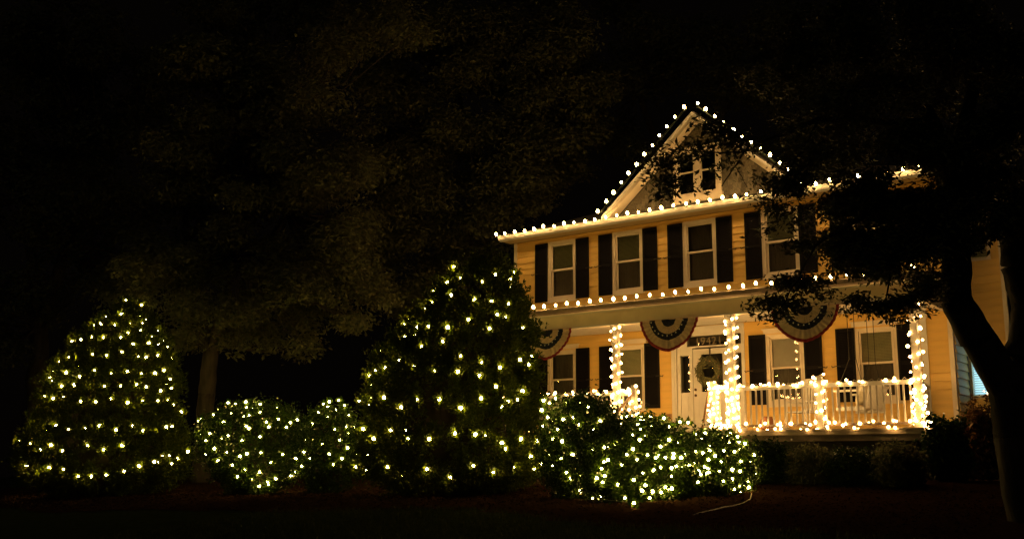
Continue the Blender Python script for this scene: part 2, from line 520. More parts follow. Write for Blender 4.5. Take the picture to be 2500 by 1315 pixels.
for a, b in ((-11.70, -11.35), (-11.25, -10.90)):
    dr.box(a, b, -.028, -.0205, .18, .22); dr.box(a, b, -.028, -.0205, .84, .88)
    dr.box(a, a + .04, -.028, -.0205, .22, .84); dr.box(b - .04, b, -.028, -.0205, .22, .84)
door = hp('door', dr, M['white'])
def quad_y(x0, x1, z0, z1, y):
    mb = MB(); mb.add([(x0, y, z0), (x1, y, z0), (x1, y, z1), (x0, y, z1)], [(0, 1, 2, 3)]); return mb
quad_y(-11.59, -11.01, 1.03, 1.95, 0.0).build('pane', M['glass'], door)
for x, z in ((-11.745, .95), (-11.745, 1.09)):
    mb = MB(); mb.lathe([(.0, 0), (.032, .004), (.034, .02), (.018, .035), (.0, .04)], 10)
    o = mb.build('door_knob' if z < 1 else 'door_lock', M['brass'], door, (x, -.02, z), (math.radians(90), 0, 0))
hp('sidelight_pane', quad_y(-12.14, -11.89, 1.03, 1.94, -.005), M['glass'])
hp('sidelight_pane', quad_y(-10.66, -10.50, 1.03, 1.94, -.005), M['glass'])
hp('transom_pane', quad_y(-11.95, -10.50, 2.155, 2.41, -.005), M['glass'])
fc = bpy.data.curves.new('house_number', 'FONT'); fc.body = '19421'; fc.size = 0.27; fc.extrude = 0.004; fc.space_character = 1.12
tmp = bpy.data.objects.new('tmp', fc); COL.objects.link(tmp)
dg = bpy.context.evaluated_depsgraph_get(); me = bpy.data.meshes.new_from_object(tmp.evaluated_get(dg)); bpy.data.objects.remove(tmp)
me.materials.clear(); me.materials.append(M['number'])
link('house_number', me, house, Vector((-11.74, -.012, 2.185)) - HO, (math.radians(90), 0, 0))
mb = MB(); mb.box(-12.02, -10.46, .16, .2, 0, 2.6); mb.box(-12.2, -11.8, .16, .2, 0, 2.6)
hp('hall_wall', mb, M['dark'])
mb = MB(); mb.box(-12.78, -12.42, -.03, -.024, .42, .55); mb.box(-12.74, -12.46, -.034, -.0305, .46, .51, 1)
hp('wall_vent', mb, [M['wood'], M['terracotta']])

# ---- roofs and eaves
E0 = 5.50
mb = MB()
mb.box(HX0 - .19, HX1 + .30, -.42, 0.05, E0 - .02, E0 + .0)                 # soffit
hp('eave_soffit', mb, M['soffit'])
mb = MB()
mb.prism([(-.42, E0 - .04), (-.50, E0 + .0), (-.54, E0 + .10), (-.51, E0 + .115), (-.50, E0 + .09), (-.42, E0 + .09)], 'x', HX0 - .21, HX1 + .32)
hp('gutter', mb, M['white'])
SL = 0.42
def hip(name, x0, x1, y0, y1, z0, slope, mt, over=0.0):
    d = (y1 - y0) / 2; zt = z0 + slope * d; ym = (y0 + y1) / 2
    mb = MB()
    vs = [(x0, y0, z0), (x1, y0, z0), (x1, y1, z0), (x0, y1, z0), (x0 + d, ym, zt), (x1 - d, ym, zt)]
    mb.add(vs, [(0, 1, 5, 4), (1, 2, 5), (2, 3, 4, 5), (3, 0, 4), (3, 2, 1, 0)])
    return hp(name, mb, mt)
hip('roof', HX0 - .19, HX1 + .30, -.42, 8.6, E0 + .095, SL, M['shingle'])
mb = MB(); mb.box(HX1 + .3, WG1 + .25, .6, 8.4, 5.47, 5.62)
hp('wing_roof', mb, M['shingle'])
mb = MB(); mb.box(HX1 + .02, WG1 + .2, .62, 1.0, 5.44, 5.469)
hp('wing_soffit', mb, M['trim'])
# gable
GX, GZ0, GK = -11.42, 7.94, 0.865
GB = 2.66
gw0, gw1, gzb, gzt = -12.22, -10.88, 5.98, 7.28
def rz(x, off=0.0): return GZ0 - GK * abs(x - GX) + off
mb = MB()
zb = 5.62
def tri_piece(xa, xb, za_fn):
    mb.add([(xa, 0.0, za_fn), (xb, 0.0, za_fn), (xb, 0.0, rz(xb, -.05)), (xa, 0.0, rz(xa, -.05))], [(0, 1, 2, 3)])
xs = [GX - GB, gw0 + .08, GX, gw1 - .08, GX + GB]
mb.add([(GX - GB, 0, zb), (gw0 + .08, 0, zb), (gw0 + .08, 0, rz(gw0 + .08, -.02)), (GX - GB, 0, rz(GX - GB, -.02))], [(0, 1, 2, 3)])
mb.add([(gw1 - .08, 0, zb), (GX + GB, 0, zb), (GX + GB, 0, rz(GX + GB, -.02)), (gw1 - .08, 0, rz(gw1 - .08, -.02))], [(0, 1, 2, 3)])
mb.add([(gw0 + .08, 0, gzt - .06), (gw1 - .08, 0, gzt - .06), (gw1 - .08, 0, rz(gw1 - .08, -.02)), (GX, 0, rz(GX, -.02)), (gw0 + .08, 0, rz(gw0 + .08, -.02))], [(0, 1, 2, 3, 4)])
mb.add([(gw0 + .08, 0, zb), (gw1 - .08, 0, zb), (gw1 - .08, 0, gzb), (gw0 + .08, 0, gzb)], [(0, 1, 2, 3)])
hp('gable_wall', mb, M['gable'])
# rows of cedar shingles on the gable face, each course its own lapped strip
z = zb + .12; row = 0
while z < 7.9:
    hw = (GZ0 - .06 - z - .14) / GK
    if hw > .05:
        segs = [(GX - hw, GX + hw)]
        if z + .13 > gzb - .1 and z < gzt + .05: segs = [(GX - hw, gw0), (gw1, GX + hw)]
        for a, b in segs:
            if b - a < .06: continue
            mb = MB(); x = a + (-.06 if row % 2 else 0)
            while x < b:
                w_ = random.uniform(.09, .16); x2 = min(x + w_, b); xx = max(x, a)
                if x2 - xx > .02:
                    j = random.uniform(-.003, .003)
                    mb.prism([(-.016 + j, z + random.uniform(-.006, .006)), (-.002, z), (-.002, z + .135), (-.004, z + .135)], 'x', xx + .003, x2)
                x += w_
            hp('shingle_course', mb, M['gable'])
    z += .13; row += 1
mb = MB(); mb.prism([(-.43, E0 + .10), (0.0, E0 + .30), (0.0, E0 + .27), (-.43, E0 + .085)], 'x', GX - GB - .1, GX + GB + .1)
hp('skirt_roof', mb, M['shingle'])
for sx in (-1, 1):
    xe = GX + sx * (GB + .05)
    z_e, z_p = rz(xe), GZ0
    def slab(name, y0, y1, lo, hi, mt, pk=0.0):
        b = MB(); b.prism([(xe, z_e + lo), (GX, z_p + lo + pk), (GX, z_p + hi + pk), (xe, z_e + hi)], 'y', y0, y1)
        return hp(name, b, mt)
    slab('gable_roof', -.47, 5.0, .05, .13, M['shingle'])
    slab('rake_soffit', -.42, 0.03, .028, .048, M['trim'])
    slab('rake_board', -.46, -.42, -.10, .05, M['trim'])
    slab('rake_gutter', -.51, -.461, .02, .10, M['white'])
# gable window: twin sashes
W = gw1 - gw0; H = gzt - gzb
mb = MB()
mb.box(0, .12, -.05, .06, 0, H); mb.box(W - .12, W, -.05, .06, 0, H); mb.box(.12, W - .12, -.05, .06, H - .12, H)
mb.box(-.04, W + .04, -.07, .06, -.16, 0); mb.box(.12, W - .12, -.05, .06, 0, .05); mb.box(W / 2 - .07, W / 2 + .07, -.045, .06, .05, H - .12)
gwin = mb.build('gable_window', M['trim'], house, Vector((gw0, 0, gzb)) - HO)
for a, b in ((.12, W / 2 - .07), (W / 2 + .07, W - .12)):
    mb = MB(); mb.box(a, a + .05, -.01, .03, .05, H - .12); mb.box(b - .05, b, -.01, .03, .05, H - .12)
    mb.box(a + .05, b - .05, -.01, .03, .05, .1); mb.box(a + .05, b - .05, -.01, .03, H - .17, H - .12)
    mb.box(a + .05, b - .05, -.01, .03, H * .5 - .02, H * .5 + .02)
    mb.build('sash', M['trim'], gwin)
    quad_y(a + .05, b - .05, .1, H - .17, .01).build('pane', M['glass'], gwin)
mb = MB(); mb.box(gw0, gw1, .25, .3, gzb - .1, gzt); hp('attic_wall', mb, M['dark'])

# ---- porch
PX0, PX1 = -17.3, -5.60
mb = MB(); mb.box(PX0, PX1 - .18, -2.12, -2.0 + .12, 2.54, 2.90); mb.box(PX0 + .0, PX0 + .16, -1.88, 0.0, 2.54, 2.9); mb.box(PX1 - .34, PX1 - .18, -1.88, -.0, 2.54, 2.9)
hp('porch_beam', mb, M['trim'])
mb = MB(); mb.box(PX0, PX1 - .16, -2.14, -2.121, 2.53, 2.565); mb.box(PX0, PX1 - .16, -2.155, -2.121, 2.86, 2.93)
hp('beam_moulding', mb, M['white'])
mb = MB(); mb.box(PX0 + .16, PX1 - .34, -1.88, -.001, 2.66, 2.70)
hp('porch_ceiling', mb, M['white'])
mb = MB(); mb.box(PX0 - .25, PX1 + .25, -2.42, -2.156, 2.895, 2.915); mb.box(PX1 - .18, PX1 + .25, -2.12, 0, 2.895, 2.915)
hp('porch_soffit', mb, M['trim'])
mb = MB(); mb.prism([(-2.40, 2.87), (-2.48, 2.90), (-2.52, 2.985), (-2.49, 3.0), (-2.48, 2.98), (-2.40, 2.98)], 'x', PX0 - .27, PX1 + .27)
hp('porch_gutter', mb, M['skirt'])
mb = MB(); mb.prism([(-2.42, 2.92), (-.002, 3.13), (-.002, 3.17), (-2.44, 2.985)], 'x', PX0 - .25, PX1 + .25)
hp('porch_roof', mb, M['shingle'])
mb = MB(); mb.prism([(0, 2.93), (-2.3, 2.93), (0, 3.12)], 'x', PX1 + .1, PX1 + .16)
hp('roof_end_board', mb, M['trim'])
mb = MB(); mb.box(PX0, PX1 - .2, -2.16, -2.04, -.24, -.045)
hp('porch_rim_board', mb, M['skirt'])
mb = MB(); mb.box(PX0, PX1 - .19, -2.19, -2.161, -.115, -.044)
hp('floor_edge', mb, M['floorwood'])
mb = MB(); mb.box(PX0 + .1, PX1 - .4, -2.02, -1.98, -1.2, -.24)  # solid slab coloured dark in place of shade under the porch
hp('underporch_shade', mb, M['dark'])
x = PX0
i = 0
yb = -2.20
fl_cache = None
while yb < -0.03:
    if fl_cache is None:
        b = MB(); b.box(PX0 - .02, PX1 - .18, 0, .132, -.042, 0); fl_cache = b.mesh('floor_board', M['floorwood'])
    link('floor_board', fl_cache, house, Vector((0, yb, random.uniform(-.002, .001))) - HO)
    yb += .136
mb = MB(); mb.box(-6.33, -6.20, -.06, -.036, 0, 2.64); mb.box(-6.35, -6.18, -.08, -.036, 2.4, 2.64)
hp('pilaster', mb, M['white'])

CX = dict(D=-16.8, A=-12.80, B=-9.84, C=-5.90)
def column():
    mb = MB(); h = .07
    mb.box(-h, h, -h, h, .12, 2.42); mb.box(-h - .03, h + .03, -h - .03, h + .03, 0, .12); mb.box(-h - .03, h + .03, -h - .03, h + .03, 2.42, 2.539)
    mb.box(-h - .015, h + .015, -h - .015, h + .015, 2.34, 2.38)
    return mb.mesh('porch_column', M['rail'])
CM = column()
for k, x in CX.items(): link('porch_column', CM, house, Vector((x, -2.0, 0)) - HO)
mb = MB(); mb.box(-.06, .06, -.06, .06, 0, 1.0); mb.box(-.08, .08, -.08, .08, 1.0, 1.03); mb.box(-.055, .055, -.055, .055, 1.03, 1.09)
NM = mb.mesh('newel_post', M['rail'])
NEW = [(-12.33, -2.0), (-10.30, -2.0), (-7.88, -2.0)]
for x, y in NEW: link('newel_post', NM, house, Vector((x, y, 0)) - HO)
mb = MB(); mb.box(-.016, .016, -.016, .016, .10, .90); BAL = mb.mesh('baluster', M['rail'])
def railing(x0, x1, y=-2.0, x_end=None, y_end=None):
    """a straight run of railing: 'railing' part with its own rails and balusters"""
    a = Vector((x0, y, 0)); b = Vector((x1 if x_end is None else x_end, y if y_end is None else y_end, 0))
    d = b - a; L = d.length; ang = math.atan2(d.y, d.x)
    mb = MB(); mb.box(0, L, -.035, .035, .90, .945); mb.box(0, L, -.02, .02, .86, .90)
    r = mb.build('railing', M['white'], house, a - HO, (0, 0, ang))
    mb = MB(); mb.box(0, L, -.03, .03, .075, .12); mb.build('bottom_rail', M['skirt'], r)
    n = int(L / .128)
    for i in range(n):
        link('baluster', BAL, r, (L * (i + .5) / n + random.uniform(-.004, .004), 0, 0))
    return r
railing(CX['D'] + .09, CX['A'] - .09)
railing(CX['A'] + .09, -12.39)
railing(-10.24, CX['B'] - .09)
railing(CX['B'] + .09, -7.94)
railing(-7.82, CX['C'] - .09)
railing(CX['C'] - .02, None, -1.91, -6.24, -.07)
# steps and sloping hand rails
for i in range(5):
    mb = MB(); mb.box(-12.25, -10.38, -2.16 - .29 * (i + 1), -2.16 - .29 * i - .002, -1.3, -.04 - .17 * (i + 1))
    hp('step', mb, M['skirt'])
for x, e in ((-12.33, 3.3), (-10.38, 2.42)):
    mb = MB(); mb.tube([(x, -2.06, .90), (x, -e, .06)], .03, 8); mb.tube([(x, -e, .1), (x, -e, -1.15)], .035, 8)
    hp('hand_rail', mb, M['wood'])

# ================================================================ BULBS AND STRINGS
def bulb_mesh(name, mt, r, pointed=False, cord='wire', seg=8):
    mb = MB()
    if pointed:
        prof = [(.3 * r, -1.2 * r), (.78 * r, -.75 * r), (1.0 * r, 0), (.75 * r, .75 * r), (.25 * r, 1.3 * r)]
    else:
        prof = [(.3 * r, -.93 * r), (.8 * r, -.6 * r), (1.0 * r, 0), (.8 * r, .6 * r), (.3 * r, .95 * r)]
    mb.lathe(prof, seg, (0, 0, 0), 0)
    z0 = prof[0][1]
    mb.lathe([(.36 * r, z0 - .9 * r), (.36 * r, z0 + .1 * r)], 6, (0, 0, 0), 1)
    return mb.mesh(name, [mt, M[cord]])
B_ROOF = bulb_mesh('bulb', M['bulb_roof'], .035, True)
B_PORCH = bulb_mesh('bulb', M['bulb_porch'], .033, True)
B_POST = bulb_mesh('bulb', M['bulb_post'], .029, False, 'wirew')
B_MINI = bulb_mesh('bulb', M['bulb_mini'], .029, False)
B_MINI2 = bulb_mesh('bulb', M['bulb_mini'], .023, False)

def light_string(label, wire_paths, bulbs, bm, cord='wire', wr=.005, group=None, name='string_lights'):
    """bulbs: list of (pos, tilt euler)"""
    o = Vector(bulbs[0][0])
    root = empty(name, o, 0, label, 'string lights', group)
    mb = MB()
    for p in wire_paths:
        if len(p) > 1: mb.tube([Vector(q) - o for q in p], wr, 4)
    mb.build('cord', M[cord], root)
    for p, rot in bulbs:
        link('bulb', bm, root, Vector(p) - o, rot, random.uniform(.72, 1.15))
    return root

def line_string(label, a, b, spacing, bm, out=(0, 0, 0), sag=.02, group=None, tiltx=0.3):
    a = Vector(a); b = Vector(b); L = (b - a).length; n = int(L / spacing)
    out = Vector(out)
    path = []; bulbs = []
    for i in range(n + 1):
        t = i / n
        p = a.lerp(b, t)
        j = Vector([random.uniform(-.02, .02) for _ in range(3)])
        path.append(p)
        if i < n: path.append(a.lerp(b, (i + .5) / n) + Vector((0, 0, -sag)))
        bulbs.append((p + out + j, (random.uniform(-.3, .3) + tiltx, random.uniform(-.3, .3), 0)))
    # second return cord slightly lower, like the doubled cord of the photo
    path2 = [p + Vector((0, .02, -.035)) for p in path]
    return light_string(label, [path, path2], bulbs, bm, group=group)

line_string('row of bulbs clipped along the upper gutter under the front gable', (HX0 - .19, -.60, E0 + .115), (HX1 + .05, -.60, E0 + .115), .325, B_ROOF, (0, -.045, .012))
pk = Vector((GX, -.52, GZ0 + .25))
for sx, lb in ((-1, 'row of bulbs climbing the left slope of the front gable'), (1, 'row of bulbs on the right gable slope partly behind leaves')):
    e = Vector((GX + sx * (GB + .08), -.52, rz(GX + GB + .08) + .25))
    p0 = pk + Vector((sx * .16, 0, -.02))
    line_string(lb, e, p0, .315, B_ROOF, (sx * .03, -.03, .04), 0.0)
line_string('row of bulbs standing along the porch roof gutter', (PX0 - .2, -2.46, 3.035), (PX1 - .1, -2.46, 3.035), .325, B_PORCH, (0, -.03, .05))

def wrap(cx, cy, z0, z1, half, turns, n, phase=0.0, jit=.03):
    path = []; bulbs = []
    m_ = int(turns * 8)
    for i in range(m_ + 1):
        t = i / m_; a = phase + t * turns * 2 * math.pi
        k = 1.0 / max(abs(math.cos(a)), abs(math.sin(a))); k = min(k, 1.25)
        path.append((cx + math.cos(a) * (half + .012) * k, cy + math.sin(a) * (half + .012) * k, z0 + (z1 - z0) * t))
    for i in range(n):
        t = (i + random.uniform(.2, .8)) / n; a = phase + t * turns * 2 * math.pi
        # favour the street side, where the photograph shows them
        k = min(1.0 / max(abs(math.cos(a)), abs(math.sin(a))), 1.25)
        rr = (half + .038 + random.uniform(0, jit)) * min(k, 1.12)
        bulbs.append(((cx + math.cos(a) * rr, cy + math.sin(a) * rr, z0 + (z1 - z0) * t), (random.uniform(-1.5, 1.5), random.uniform(-1.5, 1.5), 0)))
    return path, bulbs

def post_string(label, segs, bm=None, group=None):
    paths = []; bulbs = []
    for s in segs:
        p, b = s; paths.append(p); bulbs += b
    return light_string(label, paths, bulbs, bm or B_POST, 'wirew', .006, group)

def rail_run(x0, x1, z, n, y=-2.0, amp=.035, y1=None):
    path = []; bulbs = []
    y1 = y if y1 is None else y1
    for i in range(n * 2 + 1):
        t = i / (n * 2)
        a = i * 1.9
        path.append((x0 + (x1 - x0) * t, y + (y1 - y) * t + math.sin(a) * .05 - .01, z + math.cos(a) * .045))
    for i in range(n):
        t = min(.99, max(.01, (i + random.gauss(.5, .55)) / n))
        dy = random.choice((-1, -1, 1)) * random.uniform(.04, .075)
        bulbs.append(((x0 + (x1 - x0) * t, y + (y1 - y) * t + dy, z + random.uniform(-amp, amp * 1.4)), (random.uniform(-1.5, 1.5), random.uniform(-1.5, 1.5), 0)))
    return path, bulbs

g_p = 'light strings wound round the porch columns'
post_string('bulbs wound round the column left of the front door', [wrap(CX['A'], -2, .1, 2.5, .07, 11, 56, .3), wrap(CX['A'], -2, .05, .95, .07, 5, 22, 2.0)], group=g_p)
post_string('bulbs wound round the column in front of the door', [wrap(CX['B'], -2, .1, 2.5, .07, 11, 56, 1.1), wrap(CX['B'], -2, .05, .95, .07, 6, 28, 2.6)], group=g_p)
post_string('bulbs wound round the far right corner column', [wrap(CX['C'], -2, .1, 2.5, .07, 10, 44, 2.0), wrap(CX['C'], -2, .0, 1.0, .08, 5, 20, .4)], group=g_p)
post_string('bulbs along the left railing above the tall shrub', [rail_run(-16.7, -12.9, .95, 30), rail_run(-16.7, -12.9, .1, 14)])
post_string('dense bulbs on the short railing and newel left of the steps', [rail_run(-12.72, -12.4, .95, 9), rail_run(-12.72, -12.3, .1, 8), wrap(-12.33, -2, .1, 1.08, .06, 6, 26)])
post_string('dense bulbs on the newel and short railing right of the steps', [wrap(-10.30, -2, .05, 1.08, .06, 9, 46), rail_run(-10.3, -9.9, .95, 9), rail_run(-10.3, -9.9, .08, 10), rail_run(-9.95, -9.7, .08, 6)])
post_string('bulbs along the top of the long railing between column and middle newel', [rail_run(-9.75, -7.9, .95, 20)])
post_string('bulbs along the foot of the long railing between column and middle newel', [rail_run(-9.75, -7.9, .10, 13), rail_run(-9.6, -7.9, 0.0, 8, -2.18, .012)])
post_string('bulbs clustered round the middle newel of the long railing', [wrap(-7.88, -2, .05, 1.14, .06, 6, 24)])
post_string('bulbs along the top railing in front of the porch swing', [rail_run(-7.8, -6.0, .95, 18)])
post_string('bulbs along the bottom railing below the porch swing', [rail_run(-7.8, -6.0, .10, 12), rail_run(-7.8, -6.0, 0.0, 5, -2.18, .012)])
post_string('bulbs on the side railing and porch corner at far right', [rail_run(-5.92, -6.2, .97, 8, -1.9, .05, -.6), wrap(-5.72, -2.1, -.02, .12, .03, 2, 12)])

# ---- bunting
def bunting(xc, label):
    root = empty('bunting', (xc, -2.17, 2.535), 0, label, 'bunting', 'fan buntings hung under the porch beam')
    A, Bh = .75, .70
    def ring(name, r0, r1, mt, amp0, amp1, nn=112):
        mb = MB(); rings = 4; vs = []
        for i in range(rings + 1):
            r = r0 + (r1 - r0) * i / rings
            for k in range(nn + 1):
                th = math.pi + math.pi * k / nn
                # pointed centre bottom
                pt = 1 + .07 * max(0, 1 - abs(th - 1.5 * math.pi) / .6) * r
                w_ = (.003 + .011 * r) * math.sin(th * 36) + .012 * math.sin(th * 7 + xc)
                vs.append((A * r * math.cos(th) * (1 - .03 * r * abs(math.sin(th * 3))), -.04 - .05 * r * (-math.sin(th)) + w_, Bh * r * math.sin(th) * pt))
        fs = [(i * (nn + 1) + k, i * (nn + 1) + k + 1, (i + 1) * (nn + 1) + k + 1, (i + 1) * (nn + 1) + k) for i in range(rings) for k in range(nn)]
        mb.add(vs, fs, 0, True)
        return mb.build(name, mt, root)
    ring('red_center', .0, .24, M['navy'], 0, 0)
    ring('cream_band', .24, .47, M['cream'], 0, 0)
    star = ring('star_band', .47, .66, M['navy'], 0, 0)
    ring('pleated_band', .66, .91, M['cream'], 0, 0)
    ring('red_hem', .91, 1.0, M['red'], 0, 0)
    for k in range(11):
        th = math.pi + math.pi * (k + .5) / 11; r = .55
        cx, cz = A * r * math.cos(th), Bh * r * math.sin(th)
        pts = []
        for q in range(10):
            a = math.pi / 2 + q * math.pi / 5; rr = .026 if q % 2 == 0 else .011
            pts.append((cx + rr * math.cos(a), -.125, cz + rr * math.sin(a)))
        mb = MB(); mb.add(pts + [(cx, -.13, cz)], [(i, (i + 1) % 10, 10) for i in range(10)])
        mb.build('star', M['white'], star)
    mb = MB(); mb.tube([(-A, -.03, .005), (A, -.03, .005)], .012, 6); mb.build('header_cord', M['cream'], root)
bunting(-14.68, 'leftmost fan bunting, half hidden behind the tall lit conifer')
bunting(-11.27, 'middle fan bunting hanging just left of the front door')
bunting(-8.05, 'rightmost fan bunting hanging behind dark leaves above the third lower window')

# ---- wreath
wr = empty('wreath', (-11.33, -.10, 1.52), 0, 'dried vine wreath hanging on the front door glass', 'wreath')
mb = MB()
for k in range(420):
    th = random.uniform(0, 2 * math.pi); R_ = .26 + random.gauss(0, .045)
    cx, cz = R_ * math.cos(th), R_ * math.sin(th); y = random.uniform(-.09, .03)
    a = th + math.pi / 2 + random.uniform(-.9, .9); L = random.uniform(.05, .12)
    dx, dz = math.cos(a) * L, math.sin(a) * L; w_ = random.uniform(.008, .02)
    nx, nz = -math.sin(a) * w_, math.cos(a) * w_
    mb.add([(cx - dx, y, cz - dz), (cx + nx, y - .02, cz + nz), (cx + dx, y - random.uniform(0, .04), cz + dz), (cx - nx, y - .02, cz - nz)], [(0, 1, 2, 3)])
mb.build('twigs', M['straw'], wr)
mb = MB(); mb.tube([(.27 * math.cos(t * .3), -.02, .27 * math.sin(t * .3)) for t in range(22)], .035, 6); mb.build('ring', M['wood'], wr)
mb = MB(); mb.box(-.018, .018, .045, .055, .28, .56); mb.box(-.05, .05, .02, .045, .30, .325); mb.build('hanger', M['iron'], wr)

# ---- porch swing (hung from the ceiling, seen end on)
sw = empty('porch_swing', (-7.28, -1.05, 0.45), 0, 'white porch swing with floral cushions hanging behind the right railing', 'porch swing')
mb = MB()
for i in range(6): mb.box(-.38 + i * .09, -.38 + i * .09 + .075, -.6, .6, 0, .025)
mb.build('seat', M['white'], sw)
mb = MB()
for i in range(13): mb.box(.17, .19, -.58 + i * .092, -.58 + i * .092 + .06, .05, .52)
mb.box(.16, .2, -.62, .62, .5, .56); mb.box(.16, .2, -.62, .62, .04, .08)
o = mb.build('backrest', M['white'], sw, None, (0, math.radians(14), 0))
for y in (-.62, .56):
    mb = MB(); mb.box(-.48, .22, y, y + .06, .33, .37); mb.box(-.38, -.33, y, y + .05, 0, .33); mb.box(-.40, .2, y, y + .05, -.06, 0.0)
    mb.build('armrest', M['white'], sw)
def pillow(w, h, t):
    mb = MB(); n = 10; vs = []
    for s_ in (-1, 1):
        for i in range(n + 1):
            for j in range(n + 1):
                u, v = 2 * i / n - 1, 2 * j / n - 1
                th = t * s_ * (max(0, (1 - u ** 4) * (1 - v ** 4))) ** .5
                vs.append((th, u * w / 2 * (1 - .05 * v * v), v * h / 2))
    q = (n + 1) ** 2
    fs = []
    for b in (0, q):
        for i in range(n):
            for j in range(n):
                fs.append((b + i * (n + 1) + j, b + i * (n + 1) + j + 1, b + (i + 1) * (n + 1) + j + 1, b + (i + 1) * (n + 1) + j))
    mb.add(vs, fs, 0, True)
    return mb.mesh('cushion', M['cushion'])
pm = pillow(.45, .45, .09)
link('cushion', pm, sw, (.10, -.40, .27), (0, math.radians(16), 0)); link('cushion', pm, sw, (.10, .1, .27), (0, math.radians(16), 0))
for x in (-.36, .2):
    for y in (-.62, .62):
        mb = MB(); mb.tube([(x, y, 0), (x, y, .35), (x * .25 + .02, y, 1.0), (x * .25 + .02, y, 2.2)], .007, 5); mb.build('chain', M['iron'], sw)

# ---- rocking chair
rc = empty('rocking_chair', (-8.62, -1.05, 0.0), math.radians(-20), 'white wooden rocking chair behind the railing left of the middle newel', 'rocking chair')
mb = MB(); mb.box(-.25, .25, -.25, .25, .40, .43); mb.build('seat', M['white'], rc)
mb = MB()
for i in range(6): mb.box(-.21 + i * .078, -.21 + i * .078 + .045, .22, .24, .45, 1.12)
mb.box(-.25, .25, .21, .25, 1.1, 1.2); mb.box(-.25, .25, .21, .25, .5, .54)
mb.build('backrest', M['white'], rc, None, (math.radians(-6), 0, 0))
for sx in (-1, 1):
    mb = MB(); mb.box(sx * .27 - .03, sx * .27 + .03, -.28, .25, .62, .65); mb.build('armrest', M['white'], rc)
    mb = MB(); mb.tube([(sx * .27, -.24, .06), (sx * .27, -.24, .62)], .02, 6); mb.tube([(sx * .25, .24, .06), (sx * .25, .24, .6)], .02, 6); mb.build('leg', M['white'], rc)
    mb = MB(); mb.tube([(sx * .27, -.45 + .1 * i, .02 + .14 * ((i - 4.5) / 4.5) ** 2 * .6) for i in range(10)], .02, 6); mb.build('rocker', M['white'], rc)

# ---- round pot
pt = empty('plant_pot', (-9.50, -1.0, 0.0), 0, 'round terracotta pot on the porch floor left of the rocking chair', 'pot')
mb = MB(); mb.lathe([(.08, 0), (.14, .06), (.17, .17), (.15, .27), (.11, .32), (.125, .34), (.10, .335), (.09, .28)], 18); mb.build('body', M['terracotta'], pt)
mb = MB(); mb.lathe([(.09, .29), (.05, .30)], 12); mb.build('soil', M['mulch'], pt)

# ================================================================ FOLIAGE
def leaves(P, N_, size, aspect=0.5, curl=0.25, rnd=1.0, shape='leaf'):
    """P positions (n,3); N_ preferred normals (n,3); returns verts, faces(4) of two quads per leaf"""
    n = len(P)
    d = rng.normal(size=(n, 3)); d /= np.linalg.norm(d, axis=1, keepdims=True)
    nn = N_ + d * rnd; nn /= np.linalg.norm(nn, axis=1, keepdims=True) + 1e-9
    a = rng.normal(size=(n, 3)); a -= (a * nn).sum(1, keepdims=True) * nn; a /= np.linalg.norm(a, axis=1, keepdims=True) + 1e-9
    b = np.cross(nn, a)
    s = size * rng.uniform(.6, 1.3, size=(n, 1))
    tip = P + a * s; base = P - a * s * .8
    w = s * aspect
    L_ = P + b * w + nn * s * curl - a * s * .1; R_ = P - b * w + nn * s * curl - a * s * .1
    V = np.stack([base, L_, tip, R_], 1).reshape(-1, 3)
    i = np.arange(n) * 4
    F = np.stack([i, i + 1, i + 2, i + 3], 1)
    return V, F

def tufts(P, D, size, k=3, w=0.16):
    """needle / scale sprays: k narrow blades fanned about direction D"""
    n = len(P); Vs = []
    for q in range(k):
        d = D + rng.normal(size=(n, 3)) * .55; d /= np.linalg.norm(d, axis=1, keepdims=True)
        a = rng.normal(size=(n, 3)); a -= (a * d).sum(1, keepdims=True) * d; a /= np.linalg.norm(a, axis=1, keepdims=True)
        s = size * rng.uniform(.6, 1.25, size=(n, 1))
        Vs.append(np.stack([P, P + d * s * .5 + a * s * w, P + d * s, P + d * s * .5 - a * s * w], 1))
    V = np.concatenate(Vs, 0).reshape(-1, 3)
    i = np.arange(len(V) // 4) * 4
    return V, np.stack([i, i + 1, i + 2, i + 3], 1)

def merge(parts):
    Vs = []; Fs = []; o = 0
    for V, F in parts:
        Vs.append(V); Fs.append(F + o); o += len(V)
    return np.concatenate(Vs), np.concatenate(Fs)

